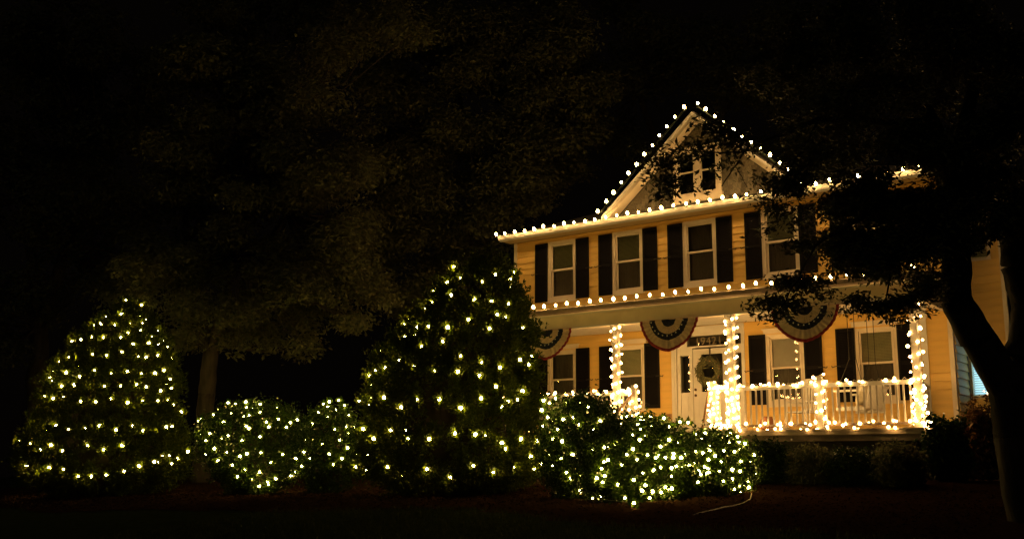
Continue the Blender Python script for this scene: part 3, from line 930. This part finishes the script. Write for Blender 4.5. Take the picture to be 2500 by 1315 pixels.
# -- lit plants are solids of revolution about a vertical axis, lumpy; profile = [(height, radius)]
class Plant:
    def __init__(s, x, y, prof, lump=.07, k=3.0, seed=0, sx=1.0, sy=1.0, z0=None, lean=0.0, zl=0.0):
        s.c = np.array([x, y, ground(x, y) if z0 is None else z0]); s.h = np.array([p[0] for p in prof]); s.r = np.array([p[1] for p in prof])
        s.lump = lump; s.k = k; s.pockets = []; s.ph = seed * 1.7; s.sx = sx; s.sy = sy; s.lean = lean; s.zl = zl
    def rad(s, z, th):
        r = np.interp(z, s.h, s.r)
        w = np.sin(th * s.k + z * 2.1 + s.ph) * .5 + np.sin(th * (s.k * 2 + 1) - z * 3.3 + s.ph * 2) * .35 + np.sin(th * 9 + z * 7 + s.ph) * .2
        return r * (1 + s.lump * w)
    def rel(s, p):
        z = p[2] - s.c[2]
        return (p[0] - s.c[0] - s.lean * max(0.0, z - s.zl)) / s.sx, (p[1] - s.c[1]) / s.sy, z
    def f(s, p):
        x, y, z = s.rel(p)
        if z < s.h[0] or z > s.h[-1] + .1: return 9.0
        th = math.atan2(y, x)
        return math.hypot(x, y) - float(s.rad(np.array(z), th))
    def hit(s, px, py, inset=0.0):
        d = ray(px, py)
        dep = float((s.c - CAM) @ cF)
        best = (1e9, None)
        for t in np.arange(dep - 4.0, dep + 2.0, .02):
            p = CAM + d * t; v = s.f(p)
            if v < inset: return p
            if v < best[0]: best = (v, p)
        p = best[1]
        if p is None: return CAM + d * dep
        return p
    def pt(s, z, th, q):
        r = s.rad(z, th) * q
        return np.stack([s.c[0] + r * np.cos(th) * s.sx + s.lean * np.maximum(0.0, z - s.zl), s.c[1] + r * np.sin(th) * s.sy, s.c[2] + z], 1)
    def sample(s, n, q0=.78, q1=1.05):
        # area weighted in height; the top cap gets its share
        hh = np.linspace(s.h[0], s.h[-1], 200); rr = np.interp(hh, s.h, s.r)
        sl = np.sqrt(1 + np.gradient(rr, hh) ** 2)
        w = np.cumsum(rr * sl + .02); w /= w[-1]
        z = np.interp(rng.uniform(size=n), w, hh)
        th = rng.uniform(0, 2 * np.pi, n)
        q = q0 + (q1 - q0) * rng.uniform(size=n) ** .6
        P = s.pt(z, th, q)
        dr = np.gradient(rr, hh); slope = np.interp(z, hh, dr)
        Nn = np.stack([np.cos(th), np.sin(th), -slope], 1); Nn /= np.linalg.norm(Nn, axis=1, keepdims=True)
        return P, Nn
    def core(s, q=.72):
        mb = MB(); nz, nt = 14, 20; vs = []
        for i in range(nz + 1):
            z = s.h[0] + (s.h[-1] - s.h[0]) * i / nz
            th = np.linspace(0, 2 * np.pi, nt, endpoint=False)
            for p in s.pt(np.full(nt, z * .97), th, q): vs.append(p)
        V = np.array(vs); F = []
        for i in range(nz):
            for k in range(nt):
                F.append((i * nt + k, i * nt + (k + 1) % nt, (i + 1) * nt + (k + 1) % nt, (i + 1) * nt + k))
        return V, np.array(F)

def px_prof(pts, dep):
    """[(pixel height above base, pixel half width)] -> metres at that depth"""
    s = dep / FPX
    return [(h * s, w * s) for h, w in pts]

def build_plant(name, pl, label, cat, n, size, kind, mt, group=None, stem=.08):
    root = empty(name, tuple(pl.c), 0, label, cat, group)
    per = 42 if kind == 'conifer' else 30
    nt = n // per
    sig = size * (.65 if kind == 'conifer' else 1.4)
    C_, Nc = pl.sample(nt, .74, 1.0)
    # branch tips sit in loose tiers with dark recesses between them
    push = rng.uniform(-.8, 1.0, size=(nt, 1)) ** 3 * (.12 if kind == 'conifer' else .05)
    C_ = C_ + Nc * push
    P = np.repeat(C_, per, 0); Nn = np.repeat(Nc, per, 0)
    g = rng.normal(size=P.shape)
    al = (g * Nn).sum(1, keepdims=True) * Nn
    off = (g - al) * sig + al * sig * 1.9
    P = P + off
    Nn = Nn + off / sig * .5; Nn /= np.linalg.norm(Nn, axis=1, keepdims=True)
    keep = np.ones(len(P), bool)
    for q, dr in pl.pockets:                       # leaves cleared before each inset bulb, so it shows but spills less
        v = P - q; t = np.clip(v @ dr, 0, .6)
        keep &= np.linalg.norm(v - t[:, None] * dr, axis=1) > (.035 if kind == 'conifer' else .028)
    P = P[keep]; Nn = Nn[keep]
    # extra leaf sprays added round each bulb to catch a halo of glow
    if pl.pockets:
        m_ = 72 if kind == 'conifer' else 30
        Q = np.repeat(np.array([q for q, d in pl.pockets]), m_, 0); DQ = np.repeat(np.array([d for q, d in pl.pockets]), m_, 0)
        g = rng.normal(size=Q.shape); g /= np.linalg.norm(g, axis=1, keepdims=True)
        g = np.where((g * DQ).sum(1, keepdims=True) > .55, -g, g)
        Pb = Q + g * rng.uniform(.045, .17 if kind == 'conifer' else .09, size=(len(Q), 1))
        P = np.concatenate([P, Pb]); Nn = np.concatenate([Nn, DQ])
    if kind == 'conifer':
        D = Nn * .8 + np.array([0, 0, .35])
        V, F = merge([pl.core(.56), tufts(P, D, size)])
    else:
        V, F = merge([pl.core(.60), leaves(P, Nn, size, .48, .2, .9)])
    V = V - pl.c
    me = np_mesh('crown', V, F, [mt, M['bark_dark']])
    mi = np.zeros(len(F), dtype=np.int32); mi[:280] = 1      # inner core coloured dark, painted shade for gaps between leaves
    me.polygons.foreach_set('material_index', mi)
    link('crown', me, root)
    mb = MB(); mb.tube([(0, 0, -.15), (0, 0, pl.h[-1] * .55)], [stem, stem * .5], 8); mb.build('trunk', M['bark'], root)
    return root

# positions
def plan(px, dep):
    p = at(px, 1120, dep); return p[0], p[1]

x, y = plan(256, 25.0)
LT = Plant(x, y, px_prof([(20, 105), (60, 194), (115, 200), (150, 176), (180, 166), (225, 154), (270, 147), (320, 132), (360, 106), (400, 74), (430, 44), (450, 20), (464, 7)], 25.0), .06, 3, 1, lean=0.28, zl=2.2)
x, y = plan(1108, 21.0)
CT = Plant(x, y, px_prof([(20, 115), (60, 216), (130, 228), (170, 212), (220, 205), (285, 203), (340, 190), (375, 174), (410, 155), (450, 122), (490, 102), (530, 72), (548, 50), (562, 20), (578, 6)], 21.0), .06, 3, 2, lean=0.33, zl=2.45)
x, y = plan(622, 23.0)
RB = Plant(x, y, px_prof([(0, 34), (39, 82), (106, 131), (144, 136), (173, 116), (197, 68), (206, 15)], 23.0), .04, 3, 3)
x, y = plan(803, 23.4)
SB = Plant(x, y, px_prof([(0, 29), (29, 53), (87, 66), (144, 64), (183, 47), (200, 12)], 23.4), .05, 3, 4)
x, y = plan(1426, 18.6)
H1 = Plant(x, y, px_prof([(0, 49), (38, 78), (105, 97), (166, 92), (207, 67), (226, 28), (234, 7)], 18.6), .06, 3, 5)
x, y = plan(1550, 18.0)
H2 = Plant(x, y, px_prof([(0, 97), (35, 136), (96, 150), (140, 126), (170, 68), (179, 15)], 18.0), .06, 3, 6)
x, y = plan(1725, 18.4)
H3 = Plant(x, y, px_prof([(0, 59), (26, 90), (69, 110), (100, 90), (124, 49), (130, 12)], 18.4), .05, 3, 7)

def parse(s, ox, oy, sc):
    v = list(map(int, s.split()))
    return [(ox + v[i] / sc, oy + v[i + 1] / sc) for i in range(0, len(v), 2)]
PL = parse("710 122 795 150 685 200 595 215 570 252 527 262 650 258 735 255 822 233 800 255 885 290 793 292 722 307 858 325 683 332 587 330 520 330 457 342 408 352 915 348 838 362 888 368 752 368 687 413 525 425 603 434 387 438 435 447 338 467 775 438 822 443 888 432 967 450 300 517 375 527 532 517 625 530 718 522 797 535 873 532 923 515 963 535 450 550 283 557 297 577 957 565 350 605 420 597 500 595 588 605 682 603 770 595 823 608 903 630 963 615 245 650 255 663 303 675 362 662 455 692 540 693 627 675 718 697 805 690 888 687 947 685 975 710 1020 750 188 802 248 825 313 825 262 855 390 847 483 842 562 828 655 850 748 827 807 855 878 860 967 830 937 835 108 908 175 927 228 962 288 937 352 967 493 940 587 962 688 938 150 1052 222 1085 277 1065 358 1073 438 1112 515 1112 600 1105 700 1083 783 1055 868 1030 893 1030 915 998 950 995 1003 1012 965 1042 1057 972", 0, 680, 2.3077)
PC = parse("585 73 623 128 550 158 815 113 740 153 912 102 897 137 475 207 572 227 697 250 793 262 887 277 958 255 467 262 405 290 422 307 333 360 313 385 385 402 446 400 552 405 668 363 783 412 868 352 965 410 825 335 317 457 408 513 525 483 235 517 176 535 622 562 735 597 950 583 1013 567 998 610 840 627 287 588 365 620 210 630 153 640 116 668 483 645 607 650 727 673 130 720 818 732 63 810 123 800 118 838 200 793 382 803 505 803 735 798 295 847 622 850 848 843 883 815 937 805 965 758 85 967 143 1020 237 972 333 1018 450 1022 590 990 705 998 757 1000 850 1045 868 1077 955 1022 1045 1032 42 1178 103 1193 222 1175 308 1225 437 1188 567 1232 693 1170 803 1207 920 1175 1028 1187 1062 1158 1087 1160 1010 1120", 850, 620, 2.2673)
PR = parse("150 417 170 400 268 368 385 272 447 280 525 265 540 267 530 303 640 280 410 355 515 380 552 372 643 350 770 307 350 427 550 475 530 460 710 465 693 425 787 402 883 430 937 408 852 467 160 525 240 517 210 573 335 560 385 535 497 575 640 543 275 637 375 670 480 700 535 678 647 670 820 685 305 737 420 770 725 747 927 717 517 808 635 830 973 780 460 863 923 827 887 857 765 877 703 903 572 880 632 937 990 668 710 928", 440, 900, 3.2875)
PS = parse("1150 280 1197 263 1272 252 1317 293 1112 345 1347 370 1063 440 1243 482 1012 570 1328 467 1345 515 1280 570 1343 633 1140 605 1197 682 1230 765 1297 718 1180 385 1040 718", 440, 900, 3.2875)
PH = parse("345 480 383 402 300 300 262 372 318 610 345 705 410 640 420 500 455 760 250 240 385 250 515 300 505 610 265 160 367 143 315 182 463 178 635 218 430 318 562 360 735 330 680 405 910 357 955 295 1072 297 1095 332 1048 363 1070 400 1150 295 1160 367 1265 308 1255 328 1267 398 1307 377 1325 377 1467 345 1398 338 1000 447 1105 460 1065 487 1308 487 1420 470 1537 440 1612 433 1585 485 1707 437 1817 435 1800 455 1878 462 1887 505 1940 520 1805 515 1723 500 862 520 800 545 772 550 668 580 1237 542 1010 565 1385 508 958 610 1045 652 1130 615 1197 638 1218 620 1278 635 1345 603 1343 633 1408 635 1443 612 1530 590 1593 598 1648 545 1650 580 1692 622 1765 578 1853 585 1898 568 2013 615 1943 655 1905 670 1980 667 1638 653 1743 672 1525 683 803 655 772 670 750 722 915 695 1237 717 1182 742 1330 722 1367 710 1408 712 1474 700 1610 710 1635 725 1562 743 1575 775 1617 765 1640 760 1728 752 1835 735 1898 748 1980 742 2022 768 1968 788 1090 762 775 790 708 807 757 840 587 802 490 810 570 915 580 905 1013 822 887 862 1113 865 1330 790 1553 840 1835 815 1762 832 1963 838 1887 868 1925 862 1973 885 1850 900 1903 932 1278 882 1298 903 1330 893 1243 925 1147 972 1170 918 945 972 1018 1013 738 957 682 973 1085 910", 1250, 930, 3.4154)

def plant_lights(label, pl, pts, bm, group=None, inset=-.045, back=24):
    hits = [pl.hit(px, py, inset) for px, py in pts]
    # the cord runs round the plant in rising turns: order by height band, then by angle
    bulbs = []; items = []
    for p in hits:
        rx, ry, z = pl.rel(p)
        out = np.array([rx, ry, 0.0]); out /= (np.linalg.norm(out) + 1e-9)
        q = p + out * .005
        dr = out * .5 + np.array([.45, -1.0, .12]); dr /= np.linalg.norm(dr)
        pl.pockets.append((q, dr))
        bulbs.append((tuple(q), (random.uniform(-1.2, 1.2), random.uniform(-1.2, 1.2), 0)))
        items.append((z, math.atan2(ry, rx), q))
    # unseen far-side bulbs, added to light the porch beam and background trees
    zs = [t[0] for t in items]
    for i in range(back):
        z = min(zs) + (max(zs) - min(zs)) * (i + random.random()) / back
        th0 = math.atan2(pl.c[1] - CAM[1], pl.c[0] - CAM[0])
        th = th0 + random.uniform(-1.35, 1.35)
        q = pl.pt(np.array([z]), np.array([th]), 1.04)[0]
        bulbs.append((tuple(q), (random.uniform(-1.2, 1.2), random.uniform(-1.2, 1.2), 0)))
        items.append((z, th, q))
    items.sort(key=lambda t: -t[0])
    paths = []; band = 7
    for i in range(0, len(items), band):
        b = sorted(items[i:i + band], key=lambda t: t[2] @ cR)
        path = []
        for j in range(len(b) - 1):
            a_, c_ = b[j][2], b[j + 1][2]
            path.append(a_)
            if np.linalg.norm(a_ - c_) < 1.5: path.append((a_ + c_) / 2 + np.array([0, 0, -.03]))
        path.append(b[-1][2]); paths.append(path)
    light_string(label, paths, bulbs, bm, 'wire', .0045, group)
plant_lights('bulbs wound round the beehive shaped evergreen at far left', LT, PL, B_MINI)
plant_lights('bulbs wound round the tall evergreen before the house corner', CT, PC, B_MINI)
plant_lights('bulbs spread over the rounded shrub', RB, PR, B_MINI2)
plant_lights('bulbs on the small shrub left of the tall evergreen', SB, PS, B_MINI2)
ph = {0: [], 1: [], 2: []}
for (px, py) in PH:
    v = []
    for pl in (H1, H2, H3):
        dmin = min(pl.f(CAM + ray(px, py) * t) for t in np.arange(15.5, 20.5, .1)); 
        p = pl.hit(px, py); v.append((max(dmin, 0) * 50 + (p - CAM) @ cF))
    ph[int(np.argmin(v))].append((px, py))
for i, (pl, lb) in enumerate(((H1, 'bulbs over the tallest hedge shrub by the left railing'), (H2, 'bulbs over the broad middle hedge shrub'), (H3, 'bulbs over the low rightmost hedge shrub'))):
    if ph[i]: plant_lights(lb, pl, ph[i], B_MINI2, inset=-.04, back=24)
build_plant('conical_tree', LT, 'beehive shaped evergreen wound with bulbs at far left', 'tree', 40000, .095, 'conifer', M['lf_yew'], 'evergreens strung with bulbs')
build_plant('conical_tree', CT, 'tall broad evergreen strung with bulbs in front of the left house corner', 'tree', 52000, .09, 'conifer', M['lf_yew'], 'evergreens strung with bulbs')
build_plant('shrub', RB, 'rounded clipped shrub with bulbs right of the bare tree trunk', 'shrub', 22000, .045, 'leaf', M['lf_box'])
build_plant('shrub', SB, 'small lit shrub squeezed between the round shrub and the tall evergreen', 'shrub', 12000, .045, 'leaf', M['lf_box'])
build_plant('shrub', H1, 'tallest hedge shrub reaching the left porch railing', 'shrub', 30000, .040, 'leaf', M['lf_box'], 'hedge shrubs in front of the porch')
build_plant('shrub', H2, 'broad middle hedge shrub below the steps and door', 'shrub', 34000, .040, 'leaf', M['lf_box'], 'hedge shrubs in front of the porch')
build_plant('shrub', H3, 'low rightmost hedge shrub strung with bulbs', 'shrub', 22000, .040, 'leaf', M['lf_box'], 'hedge shrubs in front of the porch')

# cord on the mulch
pts = []
for (px, py) in ((1835, 1205), (1830, 1218), (1815, 1228), (1790, 1234), (1765, 1238), (1745, 1244), (1715, 1250), (1692, 1256)):
    d = ray(px, py); t = 5.0
    while t < 40:
        p = CAM + d * t
        if p[2] < ground(p[0], p[1]) + .02: break
        t += .02
    pts.append((p[0], p[1], ground(p[0], p[1]) + .025))
cord = MB(); o0 = Vector(pts[0]); cord.tube([Vector(p) - o0 + Vector((0, .03 * math.sin(i * 2.2), 0)) for i, p in enumerate(pts)], .008, 6)
tag(cord.build('extension_cord', M['wirew'], None, o0), 'pale extension cord lying on the mulch below the rightmost hedge shrub', 'cord')

def limb(mb, a, b, r0, r1, wob=.06, n=6):
    a = Vector(a); b = Vector(b); L = (b - a).length; pts = []; rr = []
    for i in range(n + 1):
        t = i / n
        w_ = Vector([random.gauss(0, wob * L * .15) for _ in range(3)]) if 0 < i < n else Vector((0, 0, 0))
        pts.append(a.lerp(b, t) + w_); rr.append(r0 + (r1 - r0) * t)
    mb.tube(pts, rr, 8)
    return pts

# -- unlit foundation shrubs at the right of the porch
def small_shrub(px, dep, hpx, wpx, n, size, mt, label, seed, group='dark unlit shrubs at the porch foot'):
    x, y = plan(px, dep)
    pl = Plant(x, y, px_prof([(0, wpx * .6), (hpx * .3, wpx), (hpx * .7, wpx * .85), (hpx * .93, wpx * .4), (hpx, wpx * .1)], dep), .12, 3, seed)
    root = empty('shrub', tuple(pl.c), 0, label, 'shrub', group)
    P, Nn = pl.sample(n, .5, 1.0)
    P = P + rng.normal(size=P.shape) * .07
    V, F = leaves(P, Nn, size, .42, .2, 1.1)
    mb = MB()
    for k in range(14):
        a = random.uniform(0, 6.283); rr = pl.r.max() * random.uniform(.4, 1.05); hh = pl.h[-1] * random.uniform(.55, 1.25)
        e = (math.cos(a) * rr, math.sin(a) * rr, hh)
        limb(mb, (0, 0, -.1), e, .018, .005, .1, 5)
        st = rng.uniform(.35, 1.0, size=(160, 1)) * np.array([e]) + pl.c + rng.normal(size=(160, 3)) * .06
        V2, F2 = leaves(st, np.tile(np.array([0, 0, 1.0]), (160, 1)), size, .42, .2, 1.0)
        V, F = merge([(V, F), (V2, F2)])
    link('crown', np_mesh('crown', V - pl.c, F, mt), root)
    mb.build('stems', M['bark'], root)
small_shrub(1875, 19.6, 90, 55, 7000, .045, M['lf_box'], 'dark shrub tucked beside the hedge end under the porch floor', 11)
small_shrub(1980, 19.3, 75, 65, 7000, .045, M['lf_oak'], 'low dark shrub under the middle newel of the railing', 12)
small_shrub(2085, 18.7, 72, 62, 7000, .045, M['lf_box'], 'low dark shrub under the porch swing', 13)
small_shrub(2190, 18.2, 85, 62, 7000, .045, M['lf_oak'], 'low dark shrub under the corner column', 14)
small_shrub(2312, 18.9, 130, 48, 6000, .06, M['lf_box'], 'leafy green shrub against the right wall beside the porch', 15, None)
small_shrub(2390, 19.6, 165, 55, 6000, .055, M['lf_red'], 'russet shrub under the blue lit window', 16, None)

# -- trees
def clumpy(centres, n, size, pw=2.0, flat=.7):
    """leaf positions gathered in sprays inside clumps [(x,y,z,r)]"""
    C = np.array([c[:3] for c in centres]); R_ = np.array([c[3] for c in centres])
    w = R_ ** pw; w /= w.sum()
    ns = n // 14                                  # sprays of about 14 leaves
    idx = rng.choice(len(C), ns, p=w)
    d = rng.normal(size=(ns, 3)); d /= np.linalg.norm(d, axis=1, keepdims=True)
    q = rng.uniform(.25, 1.0, size=(ns, 1)) ** .5
    S = C[idx] + d * q * R_[idx][:, None] * np.array([1, 1, flat])
    P = np.repeat(S, 14, 0) + rng.normal(size=(ns * 14, 3)) * np.array([1, 1, .45]) * size * 2.3
    N_ = np.tile(np.array([0, 0, 1.0]), (len(P), 1)) + np.repeat(d, 14, 0) * .6
    return P, N_

def tree(name, label, base, forks, clumps, n, size, mt, trunk_r, group=None, twigs=True, aspect=.42):
    root = empty(name, base, 0, label, 'tree', group)
    b0 = Vector(base); mb = MB()
    segs = []
    prev = Vector((0, 0, -.2))
    for (a, b, r0, r1) in forks:
        limb(mb, Vector(a) - b0, Vector(b) - b0, r0, r1)
    if twigs:
        ends = [Vector(f[1]) - b0 for f in forks]
        for c in clumps:
            cc = Vector(c[:3]) - b0
            e = min(ends, key=lambda q: (q - cc).length)
            limb(mb, e, cc, .035, .01, .15, 5)
    mb.build('trunk', M['bark'] if twigs else M['bark_dark'], root)
    P, N_ = clumpy(clumps, n, size)
    if not twigs:
        P2, N2 = clumpy(NEAR_SPRAYS, 8500, size, 1.3)
        P = np.concatenate([P, P2]); N_ = np.concatenate([N_, N2])
    V, F = leaves(P, N_, size, aspect, .15, .8)
    link('crown', np_mesh('crown', V - np.array(base), F, mt), root)
    return root

def px_clumps(lst, dep, spread=1.5, sub=5, sr=.55):
    out = []
    for (px, py, rp) in lst:
        for _ in range(sub):
            a = random.uniform(0, 6.283); q = random.uniform(0, .75) * rp
            d_ = dep + random.uniform(-spread, spread)
            p = at(px + math.cos(a) * q, py + math.sin(a) * q, d_)
            out.append((*p, rp * sr * d_ / FPX * random.uniform(.7, 1.2)))
    return out

# background tree behind the round shrub: trunk lit from below
dp = 29.0
bx, by = plan(500, dp); bz = ground(bx, by)
def A3(px, py, d): return tuple(at(px, py, d))
cl = px_clumps([(480, 480, 120), (620, 430, 120), (760, 460, 120), (400, 620, 110), (540, 640, 110), (680, 640, 120), (800, 640, 110), (860, 540, 100), (450, 720, 75), (600, 740, 85), (730, 750, 85), (560, 300, 120), (720, 280, 120), (850, 380, 110), (900, 700, 90), (860, 790, 50), (330, 700, 90), (560, 830, 45), (450, 810, 45), (640, 820, 45), (740, 840, 40), (430, 380, 100), (640, 160, 120), (800, 120, 120), (480, 140, 120), (560, 30, 110), (780, 10, 110), (940, 60, 110)], dp - 1, 2.2, 7)
tree('shade_tree', 'large shade tree with bare lower trunk between the two lit plants at left', (bx, by, bz),
     [((bx, by, bz - .2), A3(505, 960, dp), .34, .24), (A3(505, 965, dp), A3(515, 850, dp), .24, .21), (A3(515, 855, dp), A3(440, 640, dp), .2, .1), (A3(515, 855, dp), A3(580, 620, dp - 1), .2, .1), (A3(515, 855, dp), A3(700, 520, dp), .18, .08), (A3(440, 640, dp), A3(470, 420, dp), .1, .05), (A3(580, 620, dp - 1), A3(640, 350, dp), .1, .05)],
     cl, 100000, .085, M['lf_oak'], .4, 'background trees')
dp = 34.0
bx, by = plan(1075, dp); bz = ground(bx, by)
cl = px_clumps([(1000, 330, 120), (1130, 330, 120), (1260, 330, 110), (1370, 330, 90), (1330, 430, 90), (1200, 450, 110), (1060, 480, 110), (960, 560, 110), (1100, 600, 90), (1220, 560, 70), (980, 200, 120), (1140, 180, 120), (1300, 200, 110), (1420, 220, 90), (1000, 720, 80), (930, 430, 100), (1100, 60, 120), (1350, 60, 120), (1290, 500, 60), (1400, 390, 50), (1230, 60, 110), (1380, 120, 100), (1020, 90, 110), (1430, 300, 60)], dp - 1, 2.0, 7)
tree('shade_tree', 'leafy tree standing beyond the left end of the house roof', (bx, by, bz),
     [((bx, by, bz - .2), A3(1085, 800, dp), .45, .33), (A3(1085, 805, dp), A3(1000, 500, dp), .25, .1), (A3(1085, 805, dp), A3(1180, 480, dp), .28, .12), (A3(1180, 480, dp), A3(1320, 320, dp), .12, .05), (A3(1180, 480, dp), A3(1120, 220, dp), .12, .05)],
     cl, 100000, .09, M['lf_oak'], .4, 'background trees')
dp = 36.0
bx, by = plan(90, dp); bz = ground(bx, by)
cl = px_clumps([(60, 420, 120), (200, 380, 120), (300, 500, 110), (120, 560, 120), (-60, 500, 120), (240, 650, 100), (80, 700, 100), (-60, 720, 110), (330, 300, 110), (150, 240, 110), (0, 850, 90), (-80, 300, 120), (60, 180, 120), (250, 100, 120), (380, 170, 110), (100, 40, 110)], dp, 2.2, 7)
tree('shade_tree', 'dim tree behind the beehive shaped evergreen at the left edge', (bx, by, bz),
     [((bx, by, bz - .2), A3(95, 800, dp), .4, .3), (A3(95, 805, dp), A3(60, 480, dp), .25, .1), (A3(95, 805, dp), A3(230, 420, dp), .25, .1)],
     cl, 60000, .10, M['lf_oak'], .4, 'background trees')
dp = 38.0
bx, by = plan(1650, dp); bz = ground(bx, by)
cl = px_clumps([(1520, 200, 110), (1640, 120, 120), (1760, 160, 110), (1880, 220, 120), (1500, 330, 80), (1980, 300, 110), (1560, 60, 110), (1900, 80, 110), (2080, 180, 110)], dp, 2.0, 7)
tree('shade_tree', 'dim tree rising behind the gable peak of the house', (bx, by, bz),
     [((bx, by, bz - .2), A3(1650, 500, dp), .45, .35), (A3(1650, 505, dp), A3(1560, 220, dp), .25, .1), (A3(1650, 505, dp), A3(1800, 200, dp), .25, .1), (A3(1800, 200, dp), A3(1960, 240, dp), .1, .06)],
     cl, 45000, .10, M['lf_oak'], .4, 'background trees')

# near forked tree on the right, its leaves hanging before the gable and porch
dp = 12.5
bx, by = plan(2530, dp); bz = ground(bx, by)
nb = (bx, by, bz)
forks = [((bx, by, bz - .3), A3(2490, 1060, dp), .36, .30), (A3(2492, 1070, dp), A3(2464, 935, dp), .30, .25),
         (A3(2466, 955, dp), A3(2384, 820, dp), .225, .20), (A3(2386, 828, dp), A3(2334, 730, dp), .21, .18), (A3(2334, 735, dp), A3(2333, 600, dp), .185, .17), (A3(2333, 610, dp), A3(2330, 420, dp), .17, .14),
         (A3(2330, 430, dp), A3(2250, 250, dp), .13, .08), (A3(2330, 430, dp), A3(2380, 200, dp), .12, .07),
         (A3(2470, 950, dp), A3(2520, 840, dp), .27, .26), (A3(2518, 850, dp), A3(2525, 740, dp), .26, .25), (A3(2525, 745, dp), A3(2492, 640, dp), .25, .24), (A3(2492, 645, dp), A3(2475, 500, dp), .24, .18),
         (A3(2330, 470, dp), A3(2150, 500, 12), .07, .035), (A3(2150, 500, 12), A3(1990, 600, 11.6), .035, .015), (A3(2330, 520, dp), A3(2180, 640, 12), .05, .02),
         (A3(2250, 300, dp), A3(2000, 290, 12), .06, .03), (A3(2000, 290, 12), A3(1815, 372, 11.8), .03, .012), (A3(1815, 372, 11.8), A3(1762, 455, 11.8), .012, .006),
         (A3(1815, 372, 11.8), A3(1690, 372, 11.8), .010, .005), (A3(1798, 408, 11.8), A3(1825, 458, 11.8), .006, .003), (A3(1990, 600, 11.6), A3(1900, 760, 11.4), .012, .005), (A3(2000, 290, 12), A3(1920, 430, 11.8), .014, .008), (A3(2180, 640, 12), A3(2160, 750, 11.8), .016, .005), (A3(2180, 640, 12), A3(2230, 735, 11.8), .014, .005), (A3(1690, 372, 11.8), A3(1635, 440, 11.8), .006, .003), (A3(1900, 760, 11.4), A3(1880, 780, 11.6), .005, .003), (A3(1920, 430, 11.8), A3(1885, 500, 11.8), .008, .003)]
cl = px_clumps([(2045, 500, 50), (2110, 480, 72), (2210, 490, 80), (2035, 580, 42), (2080, 600, 70), (2170, 600, 80), (2250, 600, 75), (2270, 680, 42), (1960, 425, 30), (2045, 430, 30), (2140, 425, 20), (2060, 650, 26), (2150, 665, 48), (2300, 520, 80), (2400, 460, 90), (2480, 540, 80), (2380, 580, 40)], 12.3, .5, 7)
cl += px_clumps([(2010, 385, 50), (2090, 370, 55), (2200, 340, 80), (2300, 380, 80), (2420, 320, 100), (2480, 160, 120), (2330, 180, 120), (2180, 210, 100), (2050, 260, 90), (1945, 320, 50), (1960, 150, 110), (2100, 60, 110), (2280, 40, 120), (1850, 200, 45), (1910, 205, 60)], 12.5, .9, 6)
cl2 = px_clumps([(1925, 690, 30), (1890, 735, 26), (1935, 745, 26), (1980, 690, 26), (2005, 720, 14), (1885, 775, 12), (1855, 745, 10), (2110, 740, 28), (2160, 750, 30), (2215, 730, 32), (2250, 715, 28), (2200, 780, 14), (2270, 760, 10), (2270, 700, 24), (2050, 755, 10)], 11.8, .2, 6, .42)
cl2 += px_clumps([(1632, 400, 18), (1605, 435, 10), (1640, 440, 17), (1625, 472, 11), (1700, 375, 9), (1735, 355, 12), (1775, 405, 8), (1755, 325, 17), (1800, 345, 20), (1725, 300, 8), (1705, 455, 8), (1790, 380, 9), (1605, 385, 7), (1600, 372, 8), (1650, 372, 9), (1690, 350, 8), (1825, 365, 9), (1735, 430, 6), (1590, 400, 6),
                 (1860, 478, 8), (1895, 445, 18), (1925, 470, 22), (1885, 505, 12), (1915, 525, 16), (1872, 560, 7), (1955, 600, 18), (1960, 440, 30), (1850, 435, 7), (1905, 415, 12), (1955, 545, 18)], 11.8, .15, 5, .5)
NEAR_SPRAYS = cl2
tree('forked_tree', 'dark forked tree at the right edge whose leaves hang before the house', nb, forks, cl, 94000, .042, M['lf_dark'], .36, None, False, .36)

# ---- grass blades and mulch chips near the camera side
n = 42000
gx = rng.uniform(-14, 6, n); gy = rng.uniform(-19.5, -9.4, n)
keep = np.array([gy[i] < bed_front(gx[i]) + .1 for i in range(n)])
gx, gy = gx[keep], gy[keep]
gz = np.array([ground(a, b) for a, b in zip(gx, gy)])
P = np.stack([gx, gy, gz], 1)
V, F = tufts(P, np.tile(np.array([0, 0, 1.0]), (len(P), 1)), .09, 2, .05)
tag(link('grass', np_mesh('grass', V, F, M['lf_gr'])), 'short dark lawn grass in the foreground', 'grass', kind='stuff')
n = 30000
gx = rng.uniform(-28, -3, n); gy = rng.uniform(-13.5, -4.5, n)
keep = np.array([gy[i] > bed_front(gx[i]) for i in range(n)])
gx, gy = gx[keep], gy[keep]
P = np.stack([gx, gy, np.array([ground(a, b) + .025 for a, b in zip(gx, gy)])], 1)
V, F = leaves(P, np.tile(np.array([0, 0, 1.0]), (len(P), 1)), .035, .3, .1, .5)
tag(link('mulch_chips', np_mesh('mulch_chips', V, F, M['mulch'])), 'loose bark chips covering the planting bed', 'mulch', kind='stuff')
